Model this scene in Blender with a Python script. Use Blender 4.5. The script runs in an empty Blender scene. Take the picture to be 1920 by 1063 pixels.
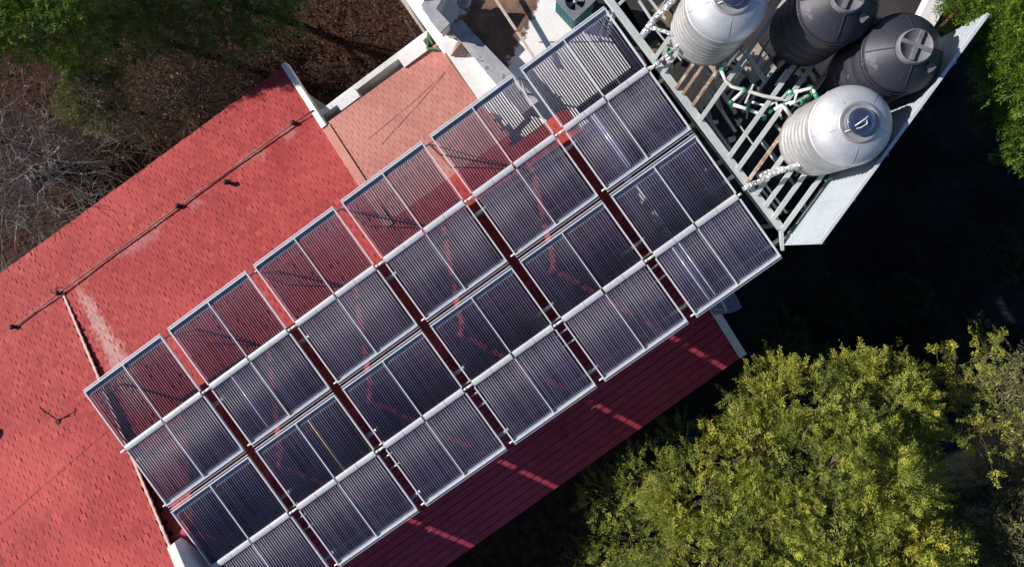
import bpy, math, random
import numpy as np
from mathutils import Vector, Matrix

random.seed(11)
rng = np.random.default_rng(11)
scn = bpy.context.scene
col = scn.collection

# ------------------------------------------------------------------ camera
CAM = np.array([0.0, 0.0, 26.0])
FPX = 1290.0                                   # focal length in pixels of a 1920 wide picture
fw = np.array([-.0394, -.0438, -1.0]); fw /= np.linalg.norm(fw)
rt = np.cross(fw, [0, 1.0, 0]); rt /= np.linalg.norm(rt)
up = np.cross(rt, fw)
cd = bpy.data.cameras.new('camera')
cam = bpy.data.objects.new('camera', cd); col.objects.link(cam)
cd.sensor_width = 36.0; cd.lens = 36.0 * FPX / 1920.0
cd.clip_start = 0.1; cd.clip_end = 500.0
cam.matrix_world = Matrix(((rt[0], up[0], -fw[0], CAM[0]), (rt[1], up[1], -fw[1], CAM[1]),
                           (rt[2], up[2], -fw[2], CAM[2]), (0, 0, 0, 1)))
scn.camera = cam

# ------------------------------------------------------------------ light
SUN_EL = math.radians(27.5)
sh = np.array([.98, -.20]); sh /= np.linalg.norm(sh)          # direction shadows fall on the ground
to_sun = Vector((-sh[0] * math.cos(SUN_EL), -sh[1] * math.cos(SUN_EL), math.sin(SUN_EL)))
world = bpy.data.worlds.new('World'); scn.world = world; world.use_nodes = True
wn = world.node_tree.nodes; wn.clear()
sky = wn.new('ShaderNodeTexSky'); sky.sky_type = 'NISHITA'; sky.sun_disc = False
sky.sun_elevation = SUN_EL
sky.sun_rotation = math.atan2(to_sun.x, to_sun.y)
sky.air_density = 1.0; sky.dust_density = 0.3; sky.ozone_density = 4.5
bg = wn.new('ShaderNodeBackground'); bg.inputs['Strength'].default_value = 0.062
wo = wn.new('ShaderNodeOutputWorld')
world.node_tree.links.new(sky.outputs[0], bg.inputs[0]); world.node_tree.links.new(bg.outputs[0], wo.inputs[0])
sd = bpy.data.lights.new('sun', 'SUN'); sd.energy = 5.0; sd.angle = math.radians(0.5); sd.color = (1.0, 0.945, 0.87)
sun = bpy.data.objects.new('sun', sd); col.objects.link(sun)
sun.rotation_mode = 'QUATERNION'; sun.rotation_quaternion = to_sun.to_track_quat('Z', 'Y')
scn.view_settings.view_transform = 'Standard'; scn.view_settings.look = 'None'
scn.view_settings.gamma = 1.0; scn.view_settings.use_curve_mapping = False
scn.view_settings.exposure = 0.34
scn.render.engine = 'CYCLES'
scn.cycles.max_bounces = 6

# ------------------------------------------------------------------ frames: roof frame (u along the ridge, v down the picture)
PSI = .6220
OX, OY = -12.2788, -3.7385
U = np.array([math.cos(PSI), math.sin(PSI), 0]); V = np.array([math.sin(PSI), -math.cos(PSI), 0])
O = np.array([OX, OY, 0.0])
ZP = 8.0                                                      # height of the collectors
def A(u, v, z): return tuple(O + U * u + V * v + np.array([0, 0, z]))
def uv(p): d = np.array(p) - O; return float(d @ U), float(d @ V)
def ray(px, py): return rt * ((px - 960) / FPX) + up * ((531.5 - py) / FPX) + fw
def W(px, py, z):                                             # the place at height z that a sight line meets
    d = ray(px, py); t = (z - CAM[2]) / d[2]
    return CAM + d * t
NWP = (ZP - 1.62, -.037, .31)
VR = 4.69
SEP = (ZP - 1.62 + .31 * VR + .327 * VR, -.037, -.327)
def zNW(u, v): return NWP[0] + NWP[1] * u + NWP[2] * v
def zSE(u, v): return SEP[0] + SEP[1] * u + SEP[2] * v
def hit(px, py, pl):
    a, b, c = pl; d = ray(px, py)
    k = d[2] - b * (d @ U) - c * (d @ V); m = a + b * ((CAM - O) @ U) + c * ((CAM - O) @ V) - CAM[2]
    return CAM + d * (m / k)

# ------------------------------------------------------------------ mesh helpers
MW = {}                                                       # world matrices of parents
def link(o): col.objects.link(o); return o
def tag(o, label=None, cat=None, group=None, kind=None):
    if label: o['label'] = label
    if cat: o['category'] = cat
    if group: o['group'] = group
    if kind: o['kind'] = kind
    return o
def thing(name, label, cat, loc, rz=0.0, group=None):
    o = link(bpy.data.objects.new(name, None)); o.location = loc; o.rotation_euler = (0, 0, rz)
    o.empty_display_size = .2
    MW[o.name] = Matrix.Translation(Vector(loc)) @ Matrix.Rotation(rz, 4, 'Z')
    return tag(o, label, cat, group)
class MB:
    def __init__(s): s.v = []; s.f = []; s.sm = []
    def add(s, vs, fs, smooth=False):
        b = len(s.v); s.v.extend([tuple(p) for p in vs]); s.f.extend([tuple(b + i for i in q) for q in fs]); s.sm.extend([smooth] * len(fs))
        return s
    def hexa(s, lo, hi):                                      # two loops of equal count
        n = len(lo)
        s.add(list(lo) + list(hi), [tuple(range(n - 1, -1, -1)), tuple(range(n, 2 * n))] + [(i, (i + 1) % n, n + (i + 1) % n, n + i) for i in range(n)])
        return s
    def prism(s, poly, z0, z1):                               # world xy polygon
        pl = [(p[0], p[1]) for p in poly]
        ar = sum(pl[i][0] * pl[(i + 1) % len(pl)][1] - pl[(i + 1) % len(pl)][0] * pl[i][1] for i in range(len(pl)))
        if ar < 0: pl = pl[::-1]
        return s.hexa([(x, y, z0) for x, y in pl], [(x, y, z1) for x, y in pl])
    def boxuv(s, u0, u1, v0, v1, z0, z1):                     # box in the roof frame
        return s.prism([A(u0, v0, 0), A(u1, v0, 0), A(u1, v1, 0), A(u0, v1, 0)], z0, z1)
    def bar(s, p, q, w, h, upv=(0, 0, 1)):
        p = Vector(p); q = Vector(q); d = (q - p).normalized(); n = Vector(upv)
        if abs(d.dot(n)) > .98: n = Vector((1, 0, 0))
        a = d.cross(n).normalized() * (w / 2); b = a.cross(d).normalized() * (h / 2)
        lo = [p - a - b, p + a - b, p + a + b, p - a + b]; hi = [x + (q - p) for x in lo]
        return s.hexa(lo[::-1], hi[::-1])
    def tube(s, pts, rad, n=10, cap=True, smooth=True):
        pts = [Vector(p) for p in pts]; rr = rad if isinstance(rad, (list, tuple)) else [rad] * len(pts)
        rings = []; ref = None
        for i, p in enumerate(pts):
            a = pts[max(i - 1, 0)]; b = pts[min(i + 1, len(pts) - 1)]
            d = (b - a)
            d = d.normalized() if d.length > 1e-9 else Vector((0, 0, 1))
            if ref is None or abs(ref.dot(d)) > .95:
                ref = Vector((0, 0, 1)) if abs(d.z) < .9 else Vector((1, 0, 0))
            e = (ref - d * ref.dot(d)).normalized(); g = d.cross(e); ref = e
            rings.append([p + (e * math.cos(6.28318 * k / n) + g * math.sin(6.28318 * k / n)) * rr[i] for k in range(n)])
        vs = [x for r_ in rings for x in r_]; fs = []
        for i in range(len(pts) - 1):
            for k in range(n):
                fs.append((i * n + k, i * n + (k + 1) % n, (i + 1) * n + (k + 1) % n, (i + 1) * n + k))
        s.add(vs, fs, smooth)
        if cap:
            b = len(s.v) - len(vs)
            s.f.append(tuple(b + k for k in range(n - 1, -1, -1))); s.sm.append(False)
            s.f.append(tuple(b + (len(pts) - 1) * n + k for k in range(n))); s.sm.append(False)
        return s
    def lathe(s, c, prof, n=48, smooth=True, capb=True, capt=True):
        vs = []
        for r_, z in prof:
            for k in range(n):
                a = 6.2831853 * k / n; vs.append((c[0] + r_ * math.cos(a), c[1] + r_ * math.sin(a), c[2] + z))
        fs = []
        for i in range(len(prof) - 1):
            for k in range(n): fs.append((i * n + k, i * n + (k + 1) % n, (i + 1) * n + (k + 1) % n, (i + 1) * n + k))
        s.add(vs, fs, smooth); b = len(s.v) - len(vs)
        if capb: s.f.append(tuple(b + k for k in range(n - 1, -1, -1))); s.sm.append(False)
        if capt: s.f.append(tuple(b + (len(prof) - 1) * n + k for k in range(n))); s.sm.append(False)
        return s
    def build(s, name, mat, parent=None, world=None):
        me = bpy.data.meshes.new(name)
        Mi = MW[parent.name].inverted() if parent is not None else Matrix.Identity(4)
        if world is not None: Mi = world.inverted()
        me.from_pydata([tuple(Mi @ Vector(p)) for p in s.v], [], s.f)
        me.polygons.foreach_set('use_smooth', s.sm); me.update()
        o = link(bpy.data.objects.new(name, me)); me.materials.append(mat)
        if parent is not None: o.parent = parent; MW[o.name] = MW[parent.name].copy()
        else: MW[o.name] = Matrix.Identity(4)
        return o
def solo(mb, name, mat, label, cat, group=None, kind=None):
    """a thing that is one mesh, its origin at its base"""
    vs = np.array([tuple(p) for p in mb.v]); c = vs.mean(0); c[2] = vs[:, 2].min()
    M = Matrix.Translation(Vector(c))
    o = mb.build(name, mat, None, M); o.location = Vector(c); MW[o.name] = M
    return tag(o, label, cat, group, kind)
def np_mesh(name, verts, faces_n, mat, parent=None, tint=None, smooth=False):
    """verts (N,3) world; faces_n = vertices per face, consecutive"""
    me = bpy.data.meshes.new(name); n = len(verts); nf = n // faces_n
    if parent is not None:
        Mi = np.array(MW[parent.name].inverted()); verts = verts @ Mi[:3, :3].T + Mi[:3, 3]
    me.vertices.add(n); me.vertices.foreach_set('co', np.ascontiguousarray(verts, dtype=np.float32).ravel())
    me.loops.add(n); me.loops.foreach_set('vertex_index', np.arange(n, dtype=np.int32))
    me.polygons.add(nf); me.polygons.foreach_set('loop_start', np.arange(0, n, faces_n, dtype=np.int32))
    me.polygons.foreach_set('loop_total', np.full(nf, faces_n, dtype=np.int32))
    if tint is not None:
        at = me.attributes.new('tint', 'FLOAT', 'FACE'); at.data.foreach_set('value', np.ascontiguousarray(tint, dtype=np.float32))
    me.update(calc_edges=True); me.validate()
    o = link(bpy.data.objects.new(name, me)); me.materials.append(mat)
    if parent is not None: o.parent = parent; MW[o.name] = MW[parent.name].copy()
    else: MW[o.name] = Matrix.Identity(4)
    return o

# ------------------------------------------------------------------ materials
def base_mat(name, color, rough=.6, metal=0.0, spec=.5):
    m = bpy.data.materials.new(name); m.use_nodes = True; b = m.node_tree.nodes['Principled BSDF']
    b.inputs['Base Color'].default_value = (*color, 1); b.inputs['Roughness'].default_value = rough
    b.inputs['Metallic'].default_value = metal; b.inputs['Specular IOR Level'].default_value = spec
    return m, m.node_tree, b
def N(nt, t, **kw):
    n = nt.nodes.new(t)
    for k, v in kw.items(): setattr(n, k, v)
    return n
def noise(nt, vec, scale, detail=4, rough=.55, stretch=None):
    if stretch is not None:
        mp = N(nt, 'ShaderNodeMapping'); mp.inputs['Scale'].default_value = stretch
        nt.links.new(vec, mp.inputs[0]); vec = mp.outputs[0]
    n = N(nt, 'ShaderNodeTexNoise'); n.inputs['Scale'].default_value = scale; n.inputs['Detail'].default_value = detail
    n.inputs['Roughness'].default_value = rough; nt.links.new(vec, n.inputs['Vector']); return n.outputs[0]
def ramp(nt, fac, stops):
    r = N(nt, 'ShaderNodeValToRGB'); el = r.color_ramp.elements
    while len(el) < len(stops): el.new(.5)
    for e, (p, c) in zip(el, stops): e.position = p; e.color = (*c, 1) if len(c) == 3 else c
    nt.links.new(fac, r.inputs[0]); return r.outputs[0]
def mix(nt, fac, a, b, mode='MIX'):
    m = N(nt, 'ShaderNodeMix', data_type='RGBA', blend_type=mode)
    for sock, x in ((0, fac), (6, a), (7, b)):
        if isinstance(x, (int, float)): m.inputs[sock].default_value = x
        elif isinstance(x, tuple): m.inputs[sock].default_value = (*x, 1)
        else: nt.links.new(x, m.inputs[sock])
    return m.outputs[2]
def math_(nt, op, a, b=None, c=None, clamp=False):
    m = N(nt, 'ShaderNodeMath', operation=op, use_clamp=clamp)
    for i, x in enumerate((a, b, c)):
        if x is None: continue
        if isinstance(x, (int, float)): m.inputs[i].default_value = x
        else: nt.links.new(x, m.inputs[i])
    return m.outputs[0]
def sstep(nt, x, a, b):
    m = N(nt, 'ShaderNodeMapRange', interpolation_type='SMOOTHSTEP'); m.inputs[1].default_value = a; m.inputs[2].default_value = b
    nt.links.new(x, m.inputs[0]); return m.outputs[0]
def coord(nt, which='Object', ob=None):
    t = N(nt, 'ShaderNodeTexCoord')
    if ob is not None: t.object = ob
    return t.outputs[which]
def bump(nt, b, h, strength=.4, dist=.02):
    n = N(nt, 'ShaderNodeBump'); n.inputs['Strength'].default_value = strength; n.inputs['Distance'].default_value = dist
    nt.links.new(h, n.inputs['Height']); nt.links.new(n.outputs[0], b.inputs['Normal'])
def worn(name, c1, c2, scale=3.0, rough=.6, metal=0, bumpk=.15, c3=None, t3=.62, spec=.5):
    """two-tone weathered surface with optional stain colour c3"""
    m, nt, b = base_mat(name, c1, rough, metal, spec); v = coord(nt)
    n1 = noise(nt, v, scale, 6, .6); n2 = noise(nt, v, scale * 7, 3)
    cc = mix(nt, sstep(nt, n1, .32, .68), c1, c2)
    if c3 is not None:
        n3 = noise(nt, v, scale * 1.7, 8, .68)
        cc = mix(nt, sstep(nt, n3, t3, t3 + .07), cc, c3)
    cc = mix(nt, .25, cc, ramp(nt, n2, [(.3, (.55, .55, .55)), (.7, (1, 1, 1))]), 'MULTIPLY')
    nt.links.new(cc, b.inputs['Base Color'])
    nt.links.new(math_(nt, 'MULTIPLY_ADD', n1, .25, rough - .12), b.inputs['Roughness'])
    if bumpk: bump(nt, b, n2, bumpk)
    return m

M = {}
M['alu'] = worn('aluminium_rail', (.80, .81, .86), (.68, .70, .76), 2.0, .4, .15, 0, (.46, .46, .48), .68)
M['alu_floor'] = worn('aluminium_channel', (.40, .42, .48), (.32, .34, .41), 3.0, .45, .2, 0, (.30, .30, .33), .6)
M['header'] = worn('white_enamel_header', (.70, .70, .73), (.58, .58, .62), 1.3, .42, .1, .05, (.42, .39, .38), .62)
M['white_pipe'] = worn('white_plastic_pipe', (.82, .82, .80), (.72, .72, .70), 5, .4, 0, .03, (.5, .47, .42), .66)
M['green_fit'] = worn('green_fitting', (.025, .30, .17), (.018, .22, .12), 6, .4, 0, .03)
M['galv'] = worn('galvanised_steel', (.42, .43, .44), (.32, .33, .35), 4, .45, .5, .08)
M['frame'] = worn('pale_green_grey_paint', (.56, .60, .58), (.46, .50, .50), 2.2, .5, 0, .08, (.30, .20, .13), .67)
M['rust'] = worn('rusty_beam', (.42, .27, .18), (.33, .19, .12), 3, .8, 0, .25, (.58, .53, .48), .50)
M['white_wall'] = worn('white_render', (.92, .90, .88), (.84, .81, .79), 1.4, .85, 0, .25, (.48, .44, .40), .66)
M['old_white'] = worn('weathered_white_render', (.88, .86, .84), (.72, .70, .68), 1.2, .9, 0, .3, (.30, .27, .25), .62)
M['cap'] = worn('concrete_coping', (.52, .50, .53), (.38, .37, .40), 2.6, .9, 0, .35, (.12, .12, .13), .60)
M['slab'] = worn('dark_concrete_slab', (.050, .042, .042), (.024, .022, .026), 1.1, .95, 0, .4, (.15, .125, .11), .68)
M['house_wall'] = worn('house_render', (.55, .50, .44), (.42, .38, .34), .8, .9, 0, .2)
M['dark'] = worn('dark_iron', (.035, .028, .026), (.02, .017, .016), 6, .7, 0, .1)
M['brown_pipe'] = worn('weathered_pipe', (.30, .20, .17), (.18, .11, .095), 3, .75, 0, .1, (.62, .50, .44), .58)
M['teal'] = worn('teal_paint', (.055, .25, .27), (.04, .18, .20), 3, .5, 0, .05)
M['ac_grey'] = worn('grey_sheet_metal', (.25, .26, .29), (.18, .19, .22), 4, .5, 0, .05)
M['black'] = base_mat('black_void', (.008, .008, .01), .8)[0]
M['cable'] = base_mat('black_cable', (.02, .018, .018), .6)[0]
M['redpaint'] = worn('red_painted_steel', (.22, .06, .05), (.14, .04, .035), 4, .6, 0, .05)
M['bracket'] = worn('green_painted_steel', (.07, .24, .08), (.05, .16, .06), 5, .5, 0, .05)

M['tube_tan'] = worn('failed_tan_tube', (.62, .48, .30), (.52, .38, .22), 3, .3, 0, 0)
M['tube_pale'] = worn('failed_pale_tube', (.36, .36, .50), (.25, .25, .38), 3, .2, 0, 0)

# ------------------------------------------------------------------ ground
def ground_mat():
    m, nt, b = base_mat('leaf_litter_soil', (.05, .035, .025), .95, 0, .15); v = coord(nt)
    n1 = noise(nt, v, .25, 6, .6); n2 = noise(nt, v, 3.0, 8, .7); n3 = noise(nt, v, 22, 4, .7)
    c = ramp(nt, n2, [(.28, (.012, .006, .005)), (.5, (.048, .021, .013)), (.68, (.11, .056, .035))])
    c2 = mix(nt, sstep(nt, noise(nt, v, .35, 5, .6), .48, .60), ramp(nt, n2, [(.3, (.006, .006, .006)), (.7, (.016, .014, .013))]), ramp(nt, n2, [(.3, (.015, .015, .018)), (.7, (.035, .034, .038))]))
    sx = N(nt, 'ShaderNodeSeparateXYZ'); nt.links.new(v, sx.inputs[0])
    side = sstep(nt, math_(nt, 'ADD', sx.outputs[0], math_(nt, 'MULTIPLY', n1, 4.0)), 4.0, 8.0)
    c = mix(nt, side, c, c2)  # right-hand soil near black: the building's shade put into the colour
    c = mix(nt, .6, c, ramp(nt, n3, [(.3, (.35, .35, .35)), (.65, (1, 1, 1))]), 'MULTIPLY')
    nt.links.new(c, b.inputs['Base Color']); bump(nt, b, n2, .6, .08); return m
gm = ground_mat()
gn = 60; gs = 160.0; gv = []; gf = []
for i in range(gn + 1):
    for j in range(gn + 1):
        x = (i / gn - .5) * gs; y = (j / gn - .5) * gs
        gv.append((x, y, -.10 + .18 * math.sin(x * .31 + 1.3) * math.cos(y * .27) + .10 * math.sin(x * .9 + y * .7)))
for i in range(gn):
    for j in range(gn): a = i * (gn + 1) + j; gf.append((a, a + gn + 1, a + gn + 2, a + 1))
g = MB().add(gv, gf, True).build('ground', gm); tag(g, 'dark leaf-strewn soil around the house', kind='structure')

# ------------------------------------------------------------------ the tiled house
house = thing('tiled_house', 'long house with red clay tile roof carrying the solar tube collectors', 'house', A(0, 0, 0), PSI)
wing = thing('tiled_wing', 'wing of the house with a raised red tile roof filling the lower left corner', 'house', A(-.5, 0, 0), PSI)

def tile_mat(name, ca, cb, cdark, stain=True):
    m, nt, b = base_mat(name, ca, .78, 0, .25)
    v = coord(nt, 'Object', house)
    ge = N(nt, 'ShaderNodeNewGeometry'); ri = ge.outputs['Random Per Island']
    oi = N(nt, 'ShaderNodeObjectInfo').outputs['Random']
    r2 = math_(nt, 'FRACT', math_(nt, 'ADD', ri, math_(nt, 'MULTIPLY', oi, 7.31)))
    n1 = noise(nt, v, .55, 5, .6); n2 = noise(nt, v, 5.5, 6, .65); n3 = noise(nt, v, 40, 3, .6)
    c = mix(nt, sstep(nt, n1, .3, .7), ca, cb)
    c = mix(nt, math_(nt, 'MULTIPLY', r2, .62), c, cdark)
    c = mix(nt, math_(nt, 'MULTIPLY', sstep(nt, n2, .52, .72), .30), c, tuple(min(1, x * 1.5 + .03) for x in cb))
    c = mix(nt, .35, c, ramp(nt, n3, [(.3, (.6, .6, .6)), (.65, (1, 1, 1))]), 'MULTIPLY')
    n5 = noise(nt, v, 1.3, 6, .65, (1.6, .35, .35)); n6 = noise(nt, v, .22, 2)
    c = mix(nt, math_(nt, 'MULTIPLY', sstep(nt, n5, .52, .75), .35), c, (.27, .060, .060) if ca[1] < .1 else (.36, .17, .145))
    c = mix(nt, math_(nt, 'MULTIPLY', sstep(nt, n6, .45, .65), .40), c, tuple(min(1, x * 1.18 + .012) for x in cb))
    if stain:                                                 # worn, lime-bleached strips beside the verge and the pipe
        sx = N(nt, 'ShaderNodeSeparateXYZ'); nt.links.new(v, sx.inputs[0])
        u_ = sx.outputs[0]; vv = math_(nt, 'MULTIPLY', sx.outputs[1], -1.0)
        nd = math_(nt, 'MULTIPLY_ADD', n2, 1.1, -.55)
        wob = math_(nt, 'ADD', u_, math_(nt, 'MULTIPLY', nd, .8))
        ctr = math_(nt, 'MULTIPLY_ADD', vv, .06, .22)
        dist = math_(nt, 'ABSOLUTE', math_(nt, 'SUBTRACT', wob, ctr))
        wid = math_(nt, 'MULTIPLY_ADD', vv, .08, .48)
        mk = math_(nt, 'SUBTRACT', 1.0, sstep(nt, math_(nt, 'DIVIDE', dist, wid), .2, 1.0))
        along = math_(nt, 'MULTIPLY', sstep(nt, vv, -4.1, -2.2), math_(nt, 'SUBTRACT', 1.0, sstep(nt, vv, .2, 1.5)))
        c = mix(nt, math_(nt, 'MULTIPLY', math_(nt, 'MULTIPLY', mk, along), .68), c, (.56, .36, .34))
        d2 = math_(nt, 'ABSOLUTE', math_(nt, 'ADD', vv, 3.32))
        mk2 = math_(nt, 'SUBTRACT', 1.0, sstep(nt, math_(nt, 'ADD', d2, math_(nt, 'MULTIPLY', nd, .5)), .02, .38))
        sp = sstep(nt, noise(nt, v, .9, 3), .48, .62)
        c = mix(nt, math_(nt, 'MULTIPLY', math_(nt, 'MULTIPLY', mk2, sp), .32), c, (.50, .34, .32))
    nt.links.new(c, b.inputs['Base Color']); bump(nt, b, n3, .25, .01)
    return m
M['tile'] = tile_mat('red_clay_tile', (.40, .049, .052), (.49, .080, .070), (.31, .034, .040))
M['tile_se'] = tile_mat('red_clay_tile_shade_tinted', (.46, .052, .095), (.52, .066, .11), (.37, .036, .072), False)  # bluish shade of this slope is mixed into the red tile colour
M['salmon'] = tile_mat('salmon_painted_tile', (.50, .205, .165), (.55, .245, .20), (.44, .17, .14), False)
M['underlay'] = base_mat('dark_tile_bedding', (.045, .012, .012), .95, 0, .1)[0]

def slope_axes(pl):
    a, b, c = pl
    e1 = Vector((U[0], U[1], b)).normalized()
    t = Vector((V[0], V[1], c)); n = e1.cross(-t).normalized()
    if n.z < 0: n = -n
    e2 = n.cross(e1).normalized()                             # in plane, towards -v
    return e1, e2, n
def glass_tube_mat(name, c, rough=.09):
    m, nt, b = base_mat(name, c, rough, 0, .38)
    v = N(nt, 'ShaderNodeObjectInfo').outputs['Random']
    vc = coord(nt)
    d = noise(nt, vc, 14, 3)
    cc = mix(nt, v, tuple(x * .65 for x in c), tuple(min(1, x * 1.5) for x in c))
    cc = mix(nt, sstep(nt, d, .5, .8), cc, (.10, .095, .12))
    big = noise(nt, coord(nt, 'Object', house), .45, 3)
    cc = mix(nt, math_(nt, 'MULTIPLY', sstep(nt, big, .42, .70), .45), cc, (.17, .15, .20))
    nt.links.new(cc, b.inputs['Base Color'])
    nt.links.new(math_(nt, 'MULTIPLY_ADD', d, .15, rough - .06), b.inputs['Roughness'])
    return m
M['tube'] = glass_tube_mat('dark_blue_glass_tube', (.047, .046, .088), .42)
TSIZE = TILE_U, TILE_V, TILE_T = .225, .175, .014
def tile_verts(w, l, t, h=.004):
    h = h                                                  # tiny chamfer so edges catch light
    return np.array([(-w / 2, -l / 2, 0), (w / 2, -l / 2, 0), (w / 2, l / 2, 0), (-w / 2, l / 2, 0),
                     (-w / 2 + h, -l / 2 + h, t), (w / 2 - h, -l / 2 + h, t), (w / 2 - h, l / 2 - h, t), (-w / 2 + h, l / 2 - h, t)])
TFACES = [(4, 5, 6, 7), (0, 1, 5, 4), (1, 2, 6, 5), (2, 3, 7, 6), (3, 0, 4, 7)]
tile_mesh = {}
def shared_tile(mat):
    if mat.name not in tile_mesh:
        me = bpy.data.meshes.new('tile'); me.from_pydata([tuple(p) for p in tile_verts(TILE_U - .0035, TILE_V + .05, TILE_T)], [], TFACES)
        me.materials.append(mat); tile_mesh[mat.name] = me
    return tile_mesh[mat.name]
def lay_tiles(roof, pl, region, u0, u1, v0, v1, mat, lift, down_sign, singles, wob=1.0, score=None, size=None):
    """courses of overlapping tiles on a roof plane; down_sign = +1 when the low side is +v"""
    e1, e2, n = slope_axes(pl); low = e2 * (-down_sign)       # e2 points to -v
    TILE_U, TILE_V, TILE_T = size or TSIZE
    a, b, c = pl; spots = []
    k = math.sqrt(1 + c * c); dv = TILE_V / k
    row = 0; v = v0 + dv / 2
    while v < v1:
        u = u0 + (TILE_U / 2 if row % 2 else 0) + random.uniform(-.015, .015)
        rowdip = random.uniform(-.004, .004)
        while u < u1 + TILE_U * .5:
            jt = 1.0 if wob > .3 else .15
            uu = u + random.uniform(-.006, .006) * jt; vv_ = v + random.uniform(-.008, .008) * jt
            if region(uu, vv_): spots.append((uu, vv_, rowdip))
            u += TILE_U
        v += dv; row += 1
    mats = []
    for (uu, vv_, dip) in spots:
        P = Vector(A(uu, vv_, a + b * uu + c * vv_ + lift + dip + random.uniform(-.003, .003) * wob))
        # lap: the low end rides over the next course
        tilt = Matrix.Rotation(-(math.atan2(TILE_T, TILE_V * .95) if size is None else .03) * down_sign, 4, e1)
        rr_ = random.random()
        if rr_ < .10: roll = random.choice((-1, 1)) * random.uniform(.06, .12) * wob
        elif rr_ < .30: roll = random.gauss(0, .045) * wob
        else: roll = random.gauss(0, .012 * wob)
        yaw = random.gauss(0, .008 * wob)
        R = Matrix.Rotation(yaw, 4, n) @ Matrix.Rotation(roll, 4, e2) @ tilt
        B = Matrix(((e1.x, e2.x, n.x, 0), (e1.y, e2.y, n.y, 0), (e1.z, e2.z, n.z, 0), (0, 0, 0, 1)))
        mats.append(Matrix.Translation(P) @ R @ B)
    order = list(range(len(spots)))
    if singles:
        order.sort(key=lambda i: score(spots[i]))
    pick = order[:singles]; rest = order[singles:]
    Mi = MW[roof.name].inverted(); me = shared_tile(mat)
    for i in pick:
        o = link(bpy.data.objects.new('tile', me)); o.parent = roof; o.matrix_local = Mi @ mats[i]
    if rest:
        tv = tile_verts(TILE_U - (.0035 if size is None else .001), TILE_V + (.05 if size is None else -.026), TILE_T, .004 if size is None else .0004)
        T = np.array([np.array(mats[i]) for i in rest])
        vs = np.einsum('nij,kj->nki', T[:, :3, :3], tv) + T[:, None, :3, 3]
        Mi_ = np.array(Mi); vs = vs @ Mi_[:3, :3].T + Mi_[:3, 3]
        nv = len(rest) * 8; me2 = bpy.data.meshes.new('tile_field')
        fs = (np.array(TFACES)[None] + (np.arange(len(rest)) * 8)[:, None, None]).reshape(-1, 4)
        me2.vertices.add(nv); me2.vertices.foreach_set('co', vs.astype(np.float32).ravel())
        me2.loops.add(fs.size); me2.loops.foreach_set('vertex_index', fs.astype(np.int32).ravel())
        me2.polygons.add(len(fs)); me2.polygons.foreach_set('loop_start', np.arange(0, fs.size, 4, dtype=np.int32))
        me2.polygons.foreach_set('loop_total', np.full(len(fs), 4, dtype=np.int32)); me2.polygons.foreach_set('use_smooth', np.zeros(len(fs), dtype=bool)); me2.update(calc_edges=True)
        me2.materials.append(mat)
        o = link(bpy.data.objects.new('tile_field', me2)); o.parent = roof; o['kind'] = 'stuff'
def slope_slab(name, pl, poly, th, mat, parent, lift=0.0):
    a, b, c = pl
    if sum(poly[i][0] * poly[(i + 1) % len(poly)][1] - poly[(i + 1) % len(poly)][0] * poly[i][1] for i in range(len(poly))) > 0: poly = poly[::-1]
    hi = [A(u, v, a + b * u + c * v + lift) for u, v in poly]; lo = [(x, y, z - th) for x, y, z in hi]
    return MB().hexa(lo, hi).build(name, mat, parent)

V_EAVE = -5.30; V_SAL = -2.82; U_COP = 9.05; U_R = 15.2; V_SE = 10.02; U_VERGE = -.5; U_SAL = 13.28; V_STEP = 1.25
# main slope, with its tiles
nw = slope_slab('roof_slope', NWP, [(-9.5, V_EAVE), (U_COP, V_EAVE), (U_COP, V_SAL), (U_SAL, V_SAL), (U_SAL, V_STEP), (U_R, V_STEP), (U_R, VR), (U_VERGE - .3, VR), (U_VERGE - .3, -3.42), (-9.5, -3.42)], .14, M['underlay'], house)
def reg_main(u, v):
    if v < -3.47: return u < U_COP + .04
    if u < U_VERGE - .06: return False
    if u < U_COP + .04: return True
    return (v > .95 and u < U_SAL + .1) or (v > V_STEP and u < U_R)
lay_tiles(nw, NWP, reg_main, -8.0, U_R, V_EAVE, VR, M['tile'], .002, -1, 300, 1.0, score=lambda s: abs(s[0] - 4.2) + 1.4 * abs(s[1] + 1.9))
lay_tiles(nw, NWP, lambda u, v: U_COP + .12 < u < U_SAL + .12 and V_SAL < v < .98, U_COP + .1, U_SAL + .3, V_SAL, 1.0, M['salmon'], -.002, -1, 0, .12)
# shaded slope
se = slope_slab('roof_slope', SEP, [(U_VERGE, VR), (U_R, VR), (U_R, V_SE), (U_VERGE, V_SE)], .14, M['underlay'], house)
lay_tiles(se, SEP, lambda u, v: U_VERGE + .1 < u < U_R + .05 and v < V_SE, U_VERGE, U_R + .1, VR + .05, V_SE, M['tile_se'], .006, 1, 0, .06, None, (.25, .255, .036))
m = MB()
for k in range(45):
    ua = U_VERGE + .15 + k * .34; z = zNW(ua, VR) + .03
    m.add([A(ua, VR - .14, z - .04), A(ua + .35, VR - .14, z - .045), A(ua + .35, VR - .05, z + .02), A(ua, VR - .05, z + .035),
           A(ua + .35, VR + .05, z + .02), A(ua, VR + .05, z + .035), A(ua + .35, VR + .14, z - .045), A(ua, VR + .14, z - .04)],
          [(0, 1, 2, 3), (3, 2, 4, 5), (5, 4, 6, 7)], True)
o = m.build('ridge_cap', M['tile_se'], house); o['kind'] = 'stuff'
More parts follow.
